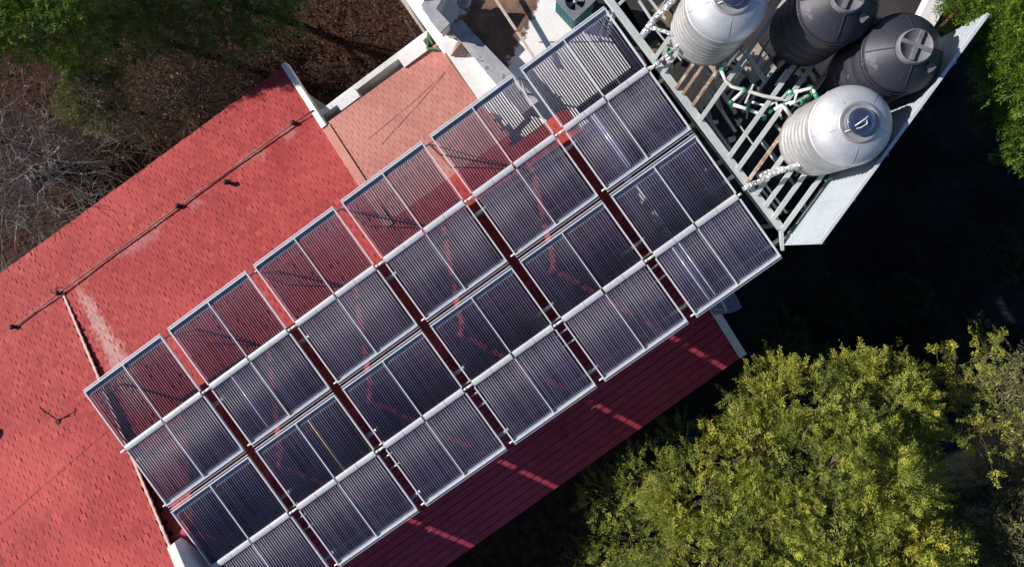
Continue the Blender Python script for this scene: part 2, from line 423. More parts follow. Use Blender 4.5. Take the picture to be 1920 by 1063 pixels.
# walls below the eaves
m = MB(); m.boxuv(U_VERGE - .8, U_COP - .15, V_EAVE + .35, V_EAVE + .6, -.3, zNW(0, V_EAVE + .35) - .35); m.build('wall', M['house_wall'], house)
m = MB(); m.boxuv(U_VERGE + .2, U_R - .2, V_SE - .65, V_SE - .4, -.3, zSE(U_R, V_SE) - .10); m.build('wall', M['house_wall'], house)
m = MB(); m.boxuv(U_R - .42, U_R - .17, V_STEP + .2, V_SE - .70, -.3, zSE(U_R, V_SE) - .10); m.build('wall', M['house_wall'], house)
m = MB(); m.boxuv(U_COP - .30, U_COP - .08, V_EAVE + .65, V_SAL - .1, -.3, zNW(U_COP, V_EAVE) - .2); m.build('wall', M['house_wall'], house)
# gable copings
def coping(u0, u1, pl, v0, v1, mat, rise=.10, th=.30):
    a, b, c = pl; z = lambda u, v: a + b * u + c * v
    lo = [A(u0, v0, z(u0, v0) - th), A(u0, v1, z(u0, v1) - th), A(u1, v1, z(u0, v1) - th), A(u1, v0, z(u0, v0) - th)]
    hi = [A(u0, v0, z(u0, v0) + rise), A(u0, v1, z(u0, v1) + rise), A(u1, v1, z(u0, v1) + rise), A(u1, v0, z(u0, v0) + rise)]
    return MB().hexa(lo, hi).build('gable_coping', mat, house)
coping(U_COP - .04, U_COP + .13, NWP, V_EAVE - .08, V_SAL + .05, M['white_wall'])
coping(U_R - .03, U_R + .20, SEP, VR + .3, V_SE + .06, M['white_wall'])
coping(U_R - .03, U_R + .20, NWP, V_STEP + .1, VR - .05, M['old_white'])
coping(U_COP - .05, U_COP + .22, NWP, V_SAL + .06, .98, M['salmon'], .052, .05)

# wing: the same fall, lifted a little more the higher it goes
KW = .345
WP = (zNW(0, -3.5) - KW * -3.5 - .005, NWP[1], KW)
wr = slope_slab('roof_slope', WP, [(-9.5, -3.44), (U_VERGE, -3.44), (U_VERGE, 8.6), (-9.5, 8.6)], .16, M['underlay'], wing, -.003)
lay_tiles(wr, WP, lambda u, v: u < U_VERGE - .035, -8.0, U_VERGE, -3.50, 7.2, M['tile'], .006, -1, 300, 1.0, score=lambda s: abs(s[0] + 2.2) + 1.0 * abs(s[1] - 1.6))
m = MB()
k = 0; v = -3.45
while v < 4.7:                                                # verge tiles bedded in pale mortar, stepped
    z = WP[0] + WP[1] * U_VERGE + WP[2] * v
    m.add([A(U_VERGE - .01, v, z + .005), A(U_VERGE + .050, v, z + .005), A(U_VERGE + .025, v + .27, z + .275 * KW), A(U_VERGE - .01, v + .27, z + .275 * KW),
           A(U_VERGE - .03, v, z + .065), A(U_VERGE + .05, v, z + .06), A(U_VERGE + .02, v + .27, z + .275 * KW + .04), A(U_VERGE - .03, v + .27, z + .275 * KW + .035)],
          [(3, 2, 1, 0), (4, 5, 6, 7), (0, 1, 5, 4), (1, 2, 6, 5), (2, 3, 7, 6), (3, 0, 4, 7)]); v += .262
M['verge'] = worn('bleached_verge_mortar', (.74, .56, .50), (.66, .42, .38), 3, .85, 0, .3, (.80, .70, .64), .56)
o = m.build('verge', M['verge'], wing); o['kind'] = 'stuff'
# white gable wall of the wing past the ridge, with its dark lead flashing
p0 = hit(332, 1008, WP); p1 = hit(372, 1100, WP)
ua, va = uv(p0); ub, vb = uv(p1)
m = MB(); m.hexa([A(U_VERGE - .02, 4.72, 5.5), A(U_VERGE + .30, 4.72, 5.5), A(U_VERGE + .30, 8.0, 5.5), A(U_VERGE - .02, 8.0, 5.5)][::-1],
                 [A(U_VERGE - .02, 4.72, 8.27), A(U_VERGE + .22, 4.72, 8.25), A(U_VERGE + .22, 8.0, 9.38), A(U_VERGE - .02, 8.0, 9.40)][::-1])
m.build('gable_wall', M['white_wall'], wing)
m = MB(); m.boxuv(-9.3, U_VERGE - .35, V_EAVE + .35, V_EAVE + .6, -.3, 4.3); m.build('wall', M['house_wall'], wing)
m = MB(); m.boxuv(U_VERGE - .3, U_VERGE - .06, V_EAVE + .7, 4.6, -.3, 4.2); m.build('wall', M['house_wall'], wing)

# ------------------------------------------------------------------ rack under the collectors
NCOL, PIT, CW, CDEP, CG = 6, 2.9059, 2.6352, 1.9006, .1929
rack = thing('support_rack', 'grey steel pipe rack with legs under the solar tube collectors', 'rack', A(8, 4, zNW(8, 4)), PSI)
for vb_, zb in ((2.33, ZP - .17), (5.42, ZP - .17), (7.45, ZP - .15)):
    MB().tube([A(-.1 if vb_ < 7 else .2, vb_, zb), A(17.4, vb_, zb)], .058, 12).build('beam', M['galv'], rack)
MB().tube([A(.0, .10, ZP - .12), A(17.3, .10, ZP - .12)], .022, 8).build('beam', M['galv'], rack)
for vb_ in (5.80, 6.16, 6.50): MB().tube([A(.15, vb_, ZP - .10), A(17.1, vb_, ZP - .10)], .030, 8).build('cross_rod', M['galv'], rack)
for i in range(NCOL + 1):
    ug = i * PIT - (PIT - CW) / 2 if 0 < i < NCOL else (.04 if i == 0 else NCOL * PIT - .3)
    for vb_ in (.12, 2.33, 5.42, 7.45):
        zr = zNW(ug, vb_) if vb_ < VR else zSE(ug, vb_)
        if ug > U_R: zr = 5.7
        if ZP - .2 - zr > .12: MB().bar(A(ug, vb_, zr - .02), A(ug, vb_, ZP - .17), .05, .05).build('leg', M['galv'], rack)
    if i < NCOL and i > 0:
        zr = zNW(ug, .6)
        MB().bar(A(ug + .03, .62, zr), A(ug + .02, .13, ZP - .16), .028, .028).build('brace', M['alu'], rack)
        MB().bar(A(ug + .9, .95, zNW(ug + .9, .95)), A(ug + .02, .13, ZP - .18), .024, .024).build('brace', M['galv'], rack)

# ------------------------------------------------------------------ collectors
NT = 18; HALF = CW / 2
tme = bpy.data.meshes.new('tube')
TL = CDEP - .20
mbt = MB().tube([(0, 0, 0), (0, -.012, 0), (0, -.04, 0), (0, -TL, 0)], [.008, .018, .0262, .0262], 10)
tme.from_pydata([tuple(p) for p in mbt.v], [], mbt.f); tme.polygons.foreach_set('use_smooth', mbt.sm); tme.materials.append(M['tube'])
tme_alt = {}
for key in ('tube_tan', 'tube_pale'):
    t2 = tme.copy(); t2.materials.clear(); t2.materials.append(M[key]); tme_alt[key] = t2
def make_collector(i, r, label, odd=()):
    v0 = 0 if r == 0 else 2 * CDEP + CG
    u0 = i * PIT
    t = thing('solar_collector', label, 'solar collector', A(u0, v0, ZP), PSI, 'solar tube collectors racked over the tile roof')
    Bx = lambda ua, ub, va, vb2, za, zb: MB().boxuv(u0 + ua, u0 + ub, v0 + va, v0 + vb2, ZP + za, ZP + zb)
    H = CDEP                                                  # manifold line
    # manifold: rounded white casing, one length per half
    for k in range(2):
        ua, ub = k * HALF + .045, (k + 1) * HALF - .03
        prof = [(-.088, -.070), (-.088, .028), (-.070, .050), (-.030, .060), (.030, .060), (.070, .050), (.088, .028), (.088, -.070)]
        lo = [A(u0 + ua, v0 + H + a, ZP + z) for a, z in prof]; hi = [A(u0 + ub, v0 + H + a, ZP + z) for a, z in prof]
        hd = MB().hexa(lo, hi).build('header', M['header'], t)
        MB().hexa([A(u0 + ua - .018, v0 + H + a * 1.06, ZP + z * 1.05) for a, z in prof], [A(u0 + ua - .002, v0 + H + a * 1.06, ZP + z * 1.05) for a, z in prof]).build('end_cap', M['alu'], hd)
        for f_ in (.5,):
            us = u0 + ua + (ub - ua) * f_ + random.uniform(-.05, .05)
            MB().hexa([A(us - .007, v0 + H + a * 1.03, ZP + z * 1.04) for a, z in prof], [A(us + .007, v0 + H + a * 1.03, ZP + z * 1.04) for a, z in prof]).build('strap', M['galv'], hd)
    # couplings out of both ends
    MB().tube([A(u0 - .17, v0 + H, ZP), A(u0 + .03, v0 + H, ZP)], .032, 10).build('coupling', M['white_pipe'], t)
    MB().tube([A(u0 + CW - .02, v0 + H, ZP), A(u0 + CW + .10, v0 + H, ZP)], .036, 10).build('coupling', M['white_pipe'], t)
    MB().tube([A(u0 - .12, v0 + (2 * CDEP - .05), ZP - .02), A(u0 + .03, v0 + (2 * CDEP - .05), ZP - .02)], .022, 8).build('clamp', M['white_pipe'], t)
    # end rails with their channel floors
    for (va, vb2, fa, fb) in ((-.005, .035, .037, .150), (2 * CDEP - .035, 2 * CDEP + .005, 2 * CDEP - .13, 2 * CDEP - .037)):
        rl = Bx(-.01, CW + .01, va, vb2, -.05, .045).build('end_rail', M['alu'], t)
        Bx(.01, CW - .01, fa, fb, -.05, -.035).build('channel_floor', M['alu_floor'], rl)
        oa = va - .058 if va < .5 else vb2 + .034
        Bx(-.01, CW + .01, oa, oa + .024, -.06, .01).build('outer_rail', M['alu'], rl)
    for side in (-.010, CW - .026):
        Bx(side, side + .036, .038, H - .092, -.045, .038).build('side_rail', M['alu'], t)
        Bx(side, side + .036, H + .092, 2 * CDEP - .038, -.045, .038).build('side_rail', M['alu'], t)
    for (va, vb2) in ((.038, H - .096), (H + .096, 2 * CDEP - .038)):
        Bx(HALF - .014, HALF + .014, va, vb2, -.02, .046).build('divider_rail', M['alu'], t)
    # tube end holders: a comb of small cups
    for vs_ in (.165, 2 * CDEP - .155):
        m = MB()
        for k in range(2):
            for j in range(NT):
                uc = k * (HALF + .022) + (.072 if k == 0 else 0) + (HALF - .094) * (j + .5) / NT
                m.boxuv(u0 + uc - .020, u0 + uc + .020, v0 + vs_ - .03, v0 + vs_ + .03, ZP - .036, ZP - .004)
        o = m.build('tube_holder', M['alu_floor'], t); o['kind'] = 'stuff'
    for side in range(2):
        for k in range(2):
            for j in range(NT):
                uc = k * (HALF + .022) + (.072 if k == 0 else 0) + (HALF - .094) * (j + .5) / NT + random.uniform(-.003, .003)
                me = tme
                for (s_, k_, j_, key) in odd:
                    if (s_, k_, j_) == (side, k, j): me = tme_alt[key]
                o = link(bpy.data.objects.new('tube', me)); o.parent = t
                if side == 0: o.location = (uc, -.145, random.uniform(-.003, .003)); 
                else: o.location = (uc, -(2 * CDEP - .135), random.uniform(-.003, .003)); o.rotation_euler = (0, 0, math.pi)
                if r == 0 and side == 0: o.scale = (.88, 1, .88)
                if me is not tme: o['label'] = 'tan faded tube' if key == 'tube_tan' else 'pale hazy tube'
    return t
labels0 = ['collector at the left tip of the upper band, over the bleached strip of red tiles',
           'upper band collector one in from the left tip, right of the bleached tile strip',
           'upper band collector third from the left tip, wholly over bright red tiles',
           'upper band collector whose top edge touches the lower corner of the salmon roof',
           'upper band collector reaching over the salmon roof and the white parapet strip',
           'upper band collector beside the teal air conditioner and the upper steel tank']
labels1 = ['lower band collector cut off by the bottom picture edge beside the white gable wall',
           'lower band collector with one tan faded tube',
           'lower band collector third from the left, next to the one with a tan tube',
           'lower band collector third from the right, above the small reddish junction box',
           'lower band collector just left of the corner collector, above the small right gable coping',
           'lower band collector at the right corner beside the corrugated screen wall']
for i in range(NCOL):
    odd = []
    if i == 1: odd = [(1, 0, 8, 'tube_pale')]
    if i == 5: odd = [(0, 1, 7, 'tube_pale'), (1, 0, 10, 'tube_pale'), (1, 0, 11, 'tube_pale')]
    make_collector(i, 0, labels0[i], odd)
for i in range(NCOL):
    odd = []
    if i == 1: odd = [(0, 1, 4, 'tube_tan')]
    if i == 5: odd = [(1, 0, 6, 'tube_pale'), (1, 0, 9, 'tube_pale')]
    make_collector(i, 1, labels1[i], odd)

# ------------------------------------------------------------------ pipe along the upper roof, vent, aerial, cables
pp = []
for (x, y, dz) in ((26, 614, .10), (70, 583, .07), (112, 551, .14), (200, 487, .09), (335, 389, .10), (430, 321, .07), (552, 233, .12), (590, 209, .12)):
    q = hit(x, y, NWP); pp.append((q[0], q[1], q[2] + dz))
ct = thing('roof_conduit', 'thin brown conduit running along the upper red roof with dark clamps', 'pipe', tuple(np.array(pp[2]) - np.array([0, 0, .1])))
MB().tube(pp, .022, 8).build('pipe', M['brown_pipe'], ct)
for (x, y) in ((28, 612), (113, 549), (337, 387), (552, 232)):
    q = hit(x, y, NWP)
    m = MB(); m.lathe((q[0], q[1], q[2] + .0), [(.05, 0), (.075, .05), (.05, .12), (.085, .15), (.03, .20)], 10); m.build('clamp', M['dark'], ct)
q = hit(106, 543, NWP)
m = MB(); m.tube([(q[0] + .13 * math.cos(a), q[1] + .10 * math.sin(a), q[2] + .10 + .05 * math.sin(a * 2)) for a in np.linspace(0, 5.6, 16)], .012, 6)
m.build('wire_coil', M['brown_pipe'], ct)
q = hit(429, 343, NWP)
vt = thing('vent_pipe', 'short dark stub vent standing on the upper red roof', 'vent', tuple(q))
MB().lathe(tuple(q), [(.10, -.03), (.10, .03), (.055, .04), (.055, .20)], 14).build('stack', M['dark'], vt)
MB().lathe((q[0], q[1], q[2] + .20), [(.085, 0), (.085, .04), (.03, .09)], 14).build('cowl', M['dark'], vt)
# fallen aerial on the left roof
q = hit(110, 790, WP); q2 = hit(92, 748, WP)
an = thing('roof_aerial', 'small dark aerial with crossed rods on the left wing roof', 'aerial', tuple(q))
tp = (q[0] - .22, q[1] + .52, q[2] + .45)
MB().bar((q[0], q[1], q[2] - .02), tp, .022, .022).build('mast', M['dark'], an)
for k, (dx, dy) in enumerate(((.18, .05), (.12, .1), (-.08, .12))):
    f_ = .35 + .25 * k; c_ = [q[j] + (tp[j] - q[j]) * f_ for j in range(3)]
    MB().bar((c_[0] - dx, c_[1] - dy, c_[2]), (c_[0] + dx, c_[1] + dy, c_[2] + .02), .018, .018).build('rod', M['dark'], an)
MB().boxuv(uv(q)[0] - .06, uv(q)[0] + .06, uv(q)[1] - .06, uv(q)[1] + .06, q[2] - .05, q[2] + .06).build('foot', M['dark'], an)
q = hit(-34, 806, WP)
m = MB(); m.lathe(tuple(q), [(.16, -.1), (.16, .40), (.22, .42), (.22, .50), (.10, .56)], 16)
solo(m, 'roof_vent', M['dark'], 'round dark vent at the left edge of the picture, mostly its shadow showing', 'vent')
def cable(name, pts, rad, label, mat='cable', sag=0.0, cat='cable'):
    P = []
    for i in range(len(pts) - 1):
        for k in range(8):
            t = k / 8; p = [pts[i][j] * (1 - t) + pts[i + 1][j] * t for j in range(3)]; p[2] -= sag * 4 * t * (1 - t); P.append(p)
    P.append(list(pts[-1])); return solo(MB().tube(P, rad, 6), name, M[mat], label, cat)
def on(px, py, pl, dz): q = hit(px, py, pl); return (q[0], q[1], q[2] + dz)
cable('cable', [on(-20, 1000, WP, .05), on(70, 920, WP, .05), on(205, 805, WP, .05)], .005, 'thin dark cable lying across the left wing roof towards the collectors')
cable('cable', [on(715, 272, NWP, .025), on(790, 190, NWP, .025), on(833, 140, NWP, .03), on(862, 106, NWP, .35)], .0045, 'thin cable crossing the salmon roof up to the small pyramid vent')
cable('cable', [on(690, 262, NWP, .025), on(775, 192, NWP, .025), on(834, 137, NWP, .03)], .004, 'second thin cable on the salmon roof, left of the one tied to the pyramid vent')
cable('cable', [A(2.0, 9.0, zSE(2, 9.0) + .07), A(8.5, 8.62, zSE(8.5, 8.62) + .10), A(14.3, 8.65, zSE(14.3, 8.65) + .12), A(14.75, 7.9, zSE(14.75, 7.9) + .25)], .007, 'brown cable stretched along the shaded maroon roof slope', 'brown_pipe')
q = hit(1056, 818, SEP); m = MB(); m.boxuv(uv(q)[0] - .05, uv(q)[0] + .06, uv(q)[1] - .05, uv(q)[1] + .05, q[2], q[2] + .07)
solo(m, 'junction_box', M['redpaint'], 'small reddish junction box on the shaded maroon roof slope', 'box')

# ------------------------------------------------------------------ balcony beside the salmon roof
bal = thing('balcony', 'narrow balcony with white parapet beside the salmon roof', 'balcony', A(11, -3.4, 0), PSI)
zb = 4.80
pa, pb = W(596, 207, zb), W(808, 58, zb)
ub0, vb0 = uv(pa); ub1, vb1 = uv(pb)
vo = (vb0 + vb1) / 2
MB().boxuv(ub0 - .1, ub1 + .1, vo - .02, vo + .15, -.3, zb).build('parapet', M['old_white'], bal)
MB().boxuv(ub0 - .1, ub1, vo + .152, V_SAL + .1, 3.1, 3.75).build('floor', M['slab'], bal)
MB().boxuv(U_COP + .2, ub1, V_SAL + .03, V_SAL + .2, -.3, 4.75).build('wall', M['house_wall'], bal)
for (c_, hu) in (((651, 186), .36), ((775, 101), .46)):
    q = W(c_[0], c_[1], 5.15); u_, v_ = uv(q)
    m = MB(); m.boxuv(u_ - hu, u_ + hu, v_ - .19, v_ + .17, 3.755, 5.15)
    solo(m, 'pillar_block', M['white_wall'], 'white rendered block standing on the balcony floor, ' + ('by the gable coping' if hu < .4 else 'by the green bracket'), 'block', 'white blocks on the balcony')
q = W(767, 52, 3.2); m = MB(); m.bar((q[0], q[1], -.2), (q[0] + .02, q[1] - .02, 3.9), .07, .07)
solo(m, 'metal_post', M['galv'], 'plain grey metal post outside the balcony parapet', 'post')
q = np.array(A(uv(W(806, 92, 5.2))[0], uv(W(806, 92, 5.2))[1], 5.12))
br = thing('pipe_bracket', 'green painted steel bracket by the white parapet wall corner', 'bracket', tuple(q))
for a_, b_ in (((801, 92, 5.2), (826, 91, 5.25)), ((801, 92, 5.2), (803, 60, 5.25)), ((803, 72, 5.3), (811, 83, 5.3)), ((808, 55, 5.4), (803, 72, 5.3))):
    MB().bar(W(*a_), W(*b_), .05, .05).build('rail', M['bracket'], br)

# ------------------------------------------------------------------ parapet wall and terrace
def terrace_mat():
    m, nt, b = base_mat('peeling_white_terrace_paint', (.7, .68, .65), .85, 0, .3); v = coord(nt, 'Object', house)
    sx = N(nt, 'ShaderNodeSeparateXYZ'); nt.links.new(v, sx.inputs[0])
    u_ = sx.outputs[0]; vv = math_(nt, 'MULTIPLY', sx.outputs[1], -1.0)
    n2 = noise(nt, v, 2.4, 8, .65); n3 = noise(nt, v, 18, 4, .6); n4 = noise(nt, v, .9, 3)
    # bare brown mud band between two surviving areas of paint
    d = math_(nt, 'ADD', vv, math_(nt, 'MULTIPLY', math_(nt, 'SUBTRACT', u_, 15.0), .55))
    d = math_(nt, 'ADD', d, math_(nt, 'MULTIPLY_ADD', n2, 1.3, -.65))
    bare = math_(nt, 'MULTIPLY', sstep(nt, d, -3.25, -3.05), math_(nt, 'SUBTRACT', 1.0, sstep(nt, d, -1.15, -1.0)))
    mud = ramp(nt, n2, [(.3, (.10, .055, .04)), (.5, (.20, .12, .085)), (.7, (.30, .19, .12))])
    wht = ramp(nt, n2, [(.25, (.74, .70, .67)), (.45, (.92, .89, .87))])
    c = mix(nt, bare, wht, mud)
    c = mix(nt, .2, c, ramp(nt, n3, [(.3, (.6, .6, .6)), (.6, (1, 1, 1))]), 'MULTIPLY')
    nt.links.new(c, b.inputs['Base Color']); bump(nt, b, n2, .3, .02); return m
M['terrace'] = terrace_mat()
ZT = 5.75
tw = thing('terrace_block', 'flat roofed block with peeling white and brown terrace floor', 'building', A(15.4, -1.5, 0), PSI)
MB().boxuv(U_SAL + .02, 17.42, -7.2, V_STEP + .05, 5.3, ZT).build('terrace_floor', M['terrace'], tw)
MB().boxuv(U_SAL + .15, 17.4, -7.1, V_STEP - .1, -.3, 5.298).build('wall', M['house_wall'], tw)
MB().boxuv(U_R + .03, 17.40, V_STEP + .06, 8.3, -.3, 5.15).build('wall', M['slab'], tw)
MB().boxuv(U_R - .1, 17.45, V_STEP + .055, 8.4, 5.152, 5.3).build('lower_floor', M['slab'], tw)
pw = thing('parapet_wall', 'white parapet wall with stepped grey concrete coping along the terrace', 'wall', tuple(W(860, 60, 4.5)))
zc = 6.25
capp = [(791, 17), (812, -22), (846, -22), (821, 21), (845, 48), (866, 37), (880, 54), (1010, 190), (978, 214), (930, 158), (868, 84), (852, 66), (836, 66)]
MB().prism([W(x, y, zc) for x, y in capp], zc - .10, zc).build('coping', M['cap'], pw)
inn = [(794, 19), (815, -22), (842, -22), (818, 23), (844, 52), (866, 41), (878, 56), (1006, 190), (980, 209), (932, 157), (869, 82), (853, 64), (838, 63)]
MB().prism([W(x, y, zc) for x, y in inn], 3.0, zc - .102).build('wall_body', M['white_wall'], pw)
st = [(822, 78), (838, 66), (868, 84), (930, 158), (985, 222), (950, 258), (896, 186)]
MB().prism([W(x, y, 5.85) for x, y in st], 4.6, 5.85).build('ledge', M['white_wall'], pw)
z2 = 6.85
cp2 = [(790, 10), (812, -26), (843, -26), (818, 17), (843, 44), (826, 62), (806, 38)]
MB().prism([W(x, y, z2) for x, y in cp2], z2 - .10, z2).build('coping', M['cap'], pw)
MB().prism([W(x, y, z2) for x, y in [(793, 10), (813, -22), (840, -22), (816, 17), (840, 43), (826, 59), (808, 37)]], zc + .003, z2 - .102).build('wall_body', M['white_wall'], pw)
MB().prism([W(x, y, zc + .1) for x, y in ((846, 49), (866, 38), (878, 54), (860, 68))], zc + .003, zc + .06).build('coping_block', M['cap'], pw)
# small open pyramid vent on the ledge
ap = [W(x, y, 6.15) for x, y in ((866, 77), (846, 106), (875, 107))]
bs = [W(x, y, 5.855) for x, y in ((866, 84), (850, 106), (872, 106))]
q = W(862, 98, 5.855)
pv = thing('pyramid_vent', 'small brown pyramid shaped vent hood on the white ledge', 'vent', tuple(q))
m = MB(); t_ = W(866, 78, 6.28)
b4 = [W(845, 106, 5.9), W(876, 107, 5.9), W(874, 86, 5.9), W(856, 80, 5.9)]
m.add([tuple(p) for p in b4] + [tuple(t_)], [(0, 1, 4), (1, 2, 4), (2, 3, 4), (3, 0, 4)])
m.build('hood', M['brown_pipe'], pv)
MB().prism([W(x, y, 5.9) for x, y in ((853, 103), (870, 104), (868, 92), (860, 90))], 5.86, 5.92).build('throat', M['dark'], pv)
# round grey ventilator near the top edge, on a post
q = W(869, 2, 6.35)
vc = thing('roof_ventilator', 'round grey ventilator cap on a post at the top edge by the terrace', 'vent', (q[0], q[1], ZT))
MB().tube([(q[0], q[1], ZT), (q[0], q[1], 6.25)], .06, 12).build('post', M['dark'], vc)
MB().lathe((q[0], q[1], 6.20), [(.10, 0), (.20, .03), (.20, .06), (.13, .13), (.03, .16)], 20).build('cap', M['galv'], vc)
# painted bar leaning across the terrace
m = MB(); m.bar(W(915, -22, 6.25), W(1004, 112, 6.15), .07, .07)
solo(m, 'painted_bar', worn('chipped_white_bar', (.75, .66, .60), (.62, .42, .36), 4, .7, 0, .1, (.32, .12, .09), .6), 'long chipped pink and white bar above the terrace floor', 'bar')
m = MB(); m.bar(W(912, -22, 7.0), W(1026, 150, 6.6), .045, .045)
cable('cable', [tuple(W(795, 2, 7.4)), tuple(W(905, -10, 7.6))], .02, 'short dark cable above the parapet coping corner')
# air conditioner
qa = W(1077, 39, 6.75); zA = 6.75
ang = math.atan2(*( (W(1114, 4, zA) - qa)[:2][::-1]))
ac = thing('air_conditioner', 'teal and grey air conditioner outdoor unit with round fan on the terrace', 'air conditioner', (float(qa[0]), float(qa[1]), ZT), 0)
ex = np.array([math.cos(ang), math.sin(ang), 0]); ey = np.array([-math.sin(ang), math.cos(ang), 0]); Sx = .78
def ACP(a, b, z): return tuple(np.array([qa[0], qa[1], 0]) + ex * a + ey * b + np.array([0, 0, z]))
m = MB()
for (a0, a1, b0, b1) in ((.02, Sx - .02, .02, .05), (.02, Sx - .02, Sx - .05, Sx - .02), (.02, .05, .052, Sx - .052), (Sx - .05, Sx - .02, .052, Sx - .052)):
    m.prism([ACP(a0, b0, 0), ACP(a1, b0, 0), ACP(a1, b1, 0), ACP(a0, b1, 0)], ZT + .06, zA - .06)
m.build('body', M['teal'], ac)
m = MB(); nf_ = 32; rin = .28; ctr = ACP(Sx / 2, Sx / 2, 0)
sq = []; ci = []
for k in range(nf_):
    a = 6.2831853 * k / nf_; cx, cy = math.cos(a), math.sin(a); s_ = (Sx / 2) / max(abs(cx), abs(cy))
    sq.append(ACP(Sx / 2 + cx * s_, Sx / 2 + cy * s_, zA)); ci.append(ACP(Sx / 2 + cx * rin, Sx / 2 + cy * rin, zA))
dn = lambda P, d: [(x, y, z - d) for x, y, z in P]
vs = sq + ci + dn(sq, .058) + dn(ci, .22); fs = []
for k in range(nf_):
    k2 = (k + 1) % nf_
    fs += [(k, k2, nf_ + k2, nf_ + k), (k2, k, 2 * nf_ + k, 2 * nf_ + k2), (nf_ + k, nf_ + k2, 3 * nf_ + k2, 3 * nf_ + k)]
m.add(vs, fs); m.build('top_panel', M['ac_grey'], ac)
MB().lathe((ctr[0], ctr[1], zA - .30), [(.001, 0), (.275, 0)], 24, False, False, False).build('fan_well', M['black'], ac)
MB().lathe((ctr[0], ctr[1], zA - .16), [(.05, 0), (.06, .05), (.02, .07)], 14).build('hub', M['galv'], ac)
for k in range(4):
    a = k * 1.5708 + .5
    pB = [(.06, -.3), (.25, -.5), (.26, .35), (.06, .3)]
    vs = [(ctr[0] + r_ * math.cos(a + t_), ctr[1] + r_ * math.sin(a + t_), zA - .14 - .04 * t_) for r_, t_ in pB]
    MB().hexa([(x, y, z - .006) for x, y, z in vs], vs).build('blade', M['ac_grey'], ac)
m = MB()
for k in range(13):
    a0 = .06 + k * .055
    m.prism([ACP(-.004, a0, 0), ACP(.0195, a0, 0), ACP(.0195, a0 + .022, 0), ACP(-.004, a0 + .022, 0)], ZT + .14, zA - .14)
    m.prism([ACP(a0, -.004, 0), ACP(a0, .0195, 0), ACP(a0 + .022, .0195, 0), ACP(a0 + .022, -.004, 0)], ZT + .14, zA - .14)
o = m.build('grille', M['teal'], ac); o['kind'] = 'stuff'
MB().prism([ACP(.1, .1, 0), ACP(Sx - .1, .1, 0), ACP(Sx - .1, Sx - .1, 0), ACP(.1, Sx - .1, 0)], ZT, ZT + .058).build('base', M['dark'], ac)

# ------------------------------------------------------------------ tank platform
ZB = 7.92
W0 = W(1535, 455, 10.1); W1 = W(1850, 25, 10.1)
wd = (W1 - W0); wd[2] = 0; wd /= np.linalg.norm(wd)           # direction of the screen wall
plat = thing('tank_platform', 'pale steel platform frame of beams and rusty joists carrying the tanks', 'platform', tuple(W(1400, 250, 5.3)))
# floor slab of the block beneath
flo = [A(17.42, -2.2, 0), A(17.42, 8.3, 0), tuple(W0 - wd * .6), tuple(W0 + wd * 9.8), A(19.2, -6.2, 0)]
blk = thing('tank_block', 'lower service block with debris strewn dark concrete deck under the tank platform', 'building', (flo[2][0] - 2, flo[2][1], 0))
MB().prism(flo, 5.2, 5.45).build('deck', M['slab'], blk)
cen = np.mean(np.array([f_[:2] for f_ in flo]), 0)
MB().prism([tuple(cen + (np.array(f_[:2]) - cen) * .96) for f_ in flo], -.3, 5.198).build('wall', M['house_wall'], blk)
def P2(x, y, z=ZB): return tuple(W(x, y, z))
MB().bar(P2(1135, -8), P2(1464, 428), .165, .16).build('main_beam', M['frame'], plat)
MB().bar(P2(1240, 140, ZB - .18), P2(1452, 421, ZB - .18), .20, .03).build('beam_flange', M['galv'], plat)
MB().bar(P2(1300, 185, ZB - .5), P2(1375, 290, ZB - .5), .08, .10).build('brace', M['galv'], plat)
MB().bar(P2(1464, 424), P2(1466, 470), .08, .12).build('end_beam', M['frame'], plat)
MB().bar(P2(1135, 35), P2(1215, -45), .08, .10).build('joist', M['frame'], plat)
# upright posts
for (x, y) in ((1154, 18), (1310, 226), (1366, 297), (1462, 422)):
    q = W(x, y, ZB - .09); MB().bar((q[0], q[1], 5.45), (q[0], q[1], ZB - .085), .10, .10).build('post', M['frame'], plat)
jo = [((1226, 112), (1300, -5), 'frame'), ((1243, 136), (1330, 0), 'frame'), ((1266, 168), (1365, 12), 'rust'), ((1279, 178), (1395, 0), 'rust'), ((1297, 200), (1420, 8), 'rust'),
      ((1312, 226), (1480, -35), 'frame'), ((1366, 296), (1545, 20), 'frame'), ((1382, 319), (1560, 38), 'frame'), ((1400, 343), (1590, 40), 'rust'),
      ((1416, 366), (1600, 75), 'frame'), ((1434, 388), (1610, 110), 'rust2'), ((1449, 410), (1625, 130), 'frame'), ((1466, 432), (1650, 140), 'frame')]
for a_, b_, k in jo:
    m_ = M['rust'] if k.startswith('rust') else M['frame']
    if k == 'rust2': m_ = M['frame']
    # joists lie on the beam, along the wall direction
    p = np.array(P2(*a_, ZB + .085)); q = p + wd * 4.3
    o = MB().bar(tuple(p), tuple(q), .075 if k == 'rust' else .105, .12).build('joist', m_, plat)
    if k == 'rust': o['label'] = 'rusty joist'
MB().bar(P2(1198, 2, ZB + .25), P2(1235, 58, ZB + .25), .05, .06).build('rail', M['frame'], plat)
MB().bar(P2(1212, -8, ZB + .25), P2(1262, 55, ZB + .25), .05, .06).build('rail', M['frame'], plat)
MB().bar(P2(1430, 340, ZB - .35), P2(1475, 400, ZB - .35), .05, .05).build('brace', M['white_pipe'], plat)
MB().bar(P2(1424, 350, ZB - .4), P2(1464, 402, ZB - .4), .06, .06).build('brace', M['galv'], plat)
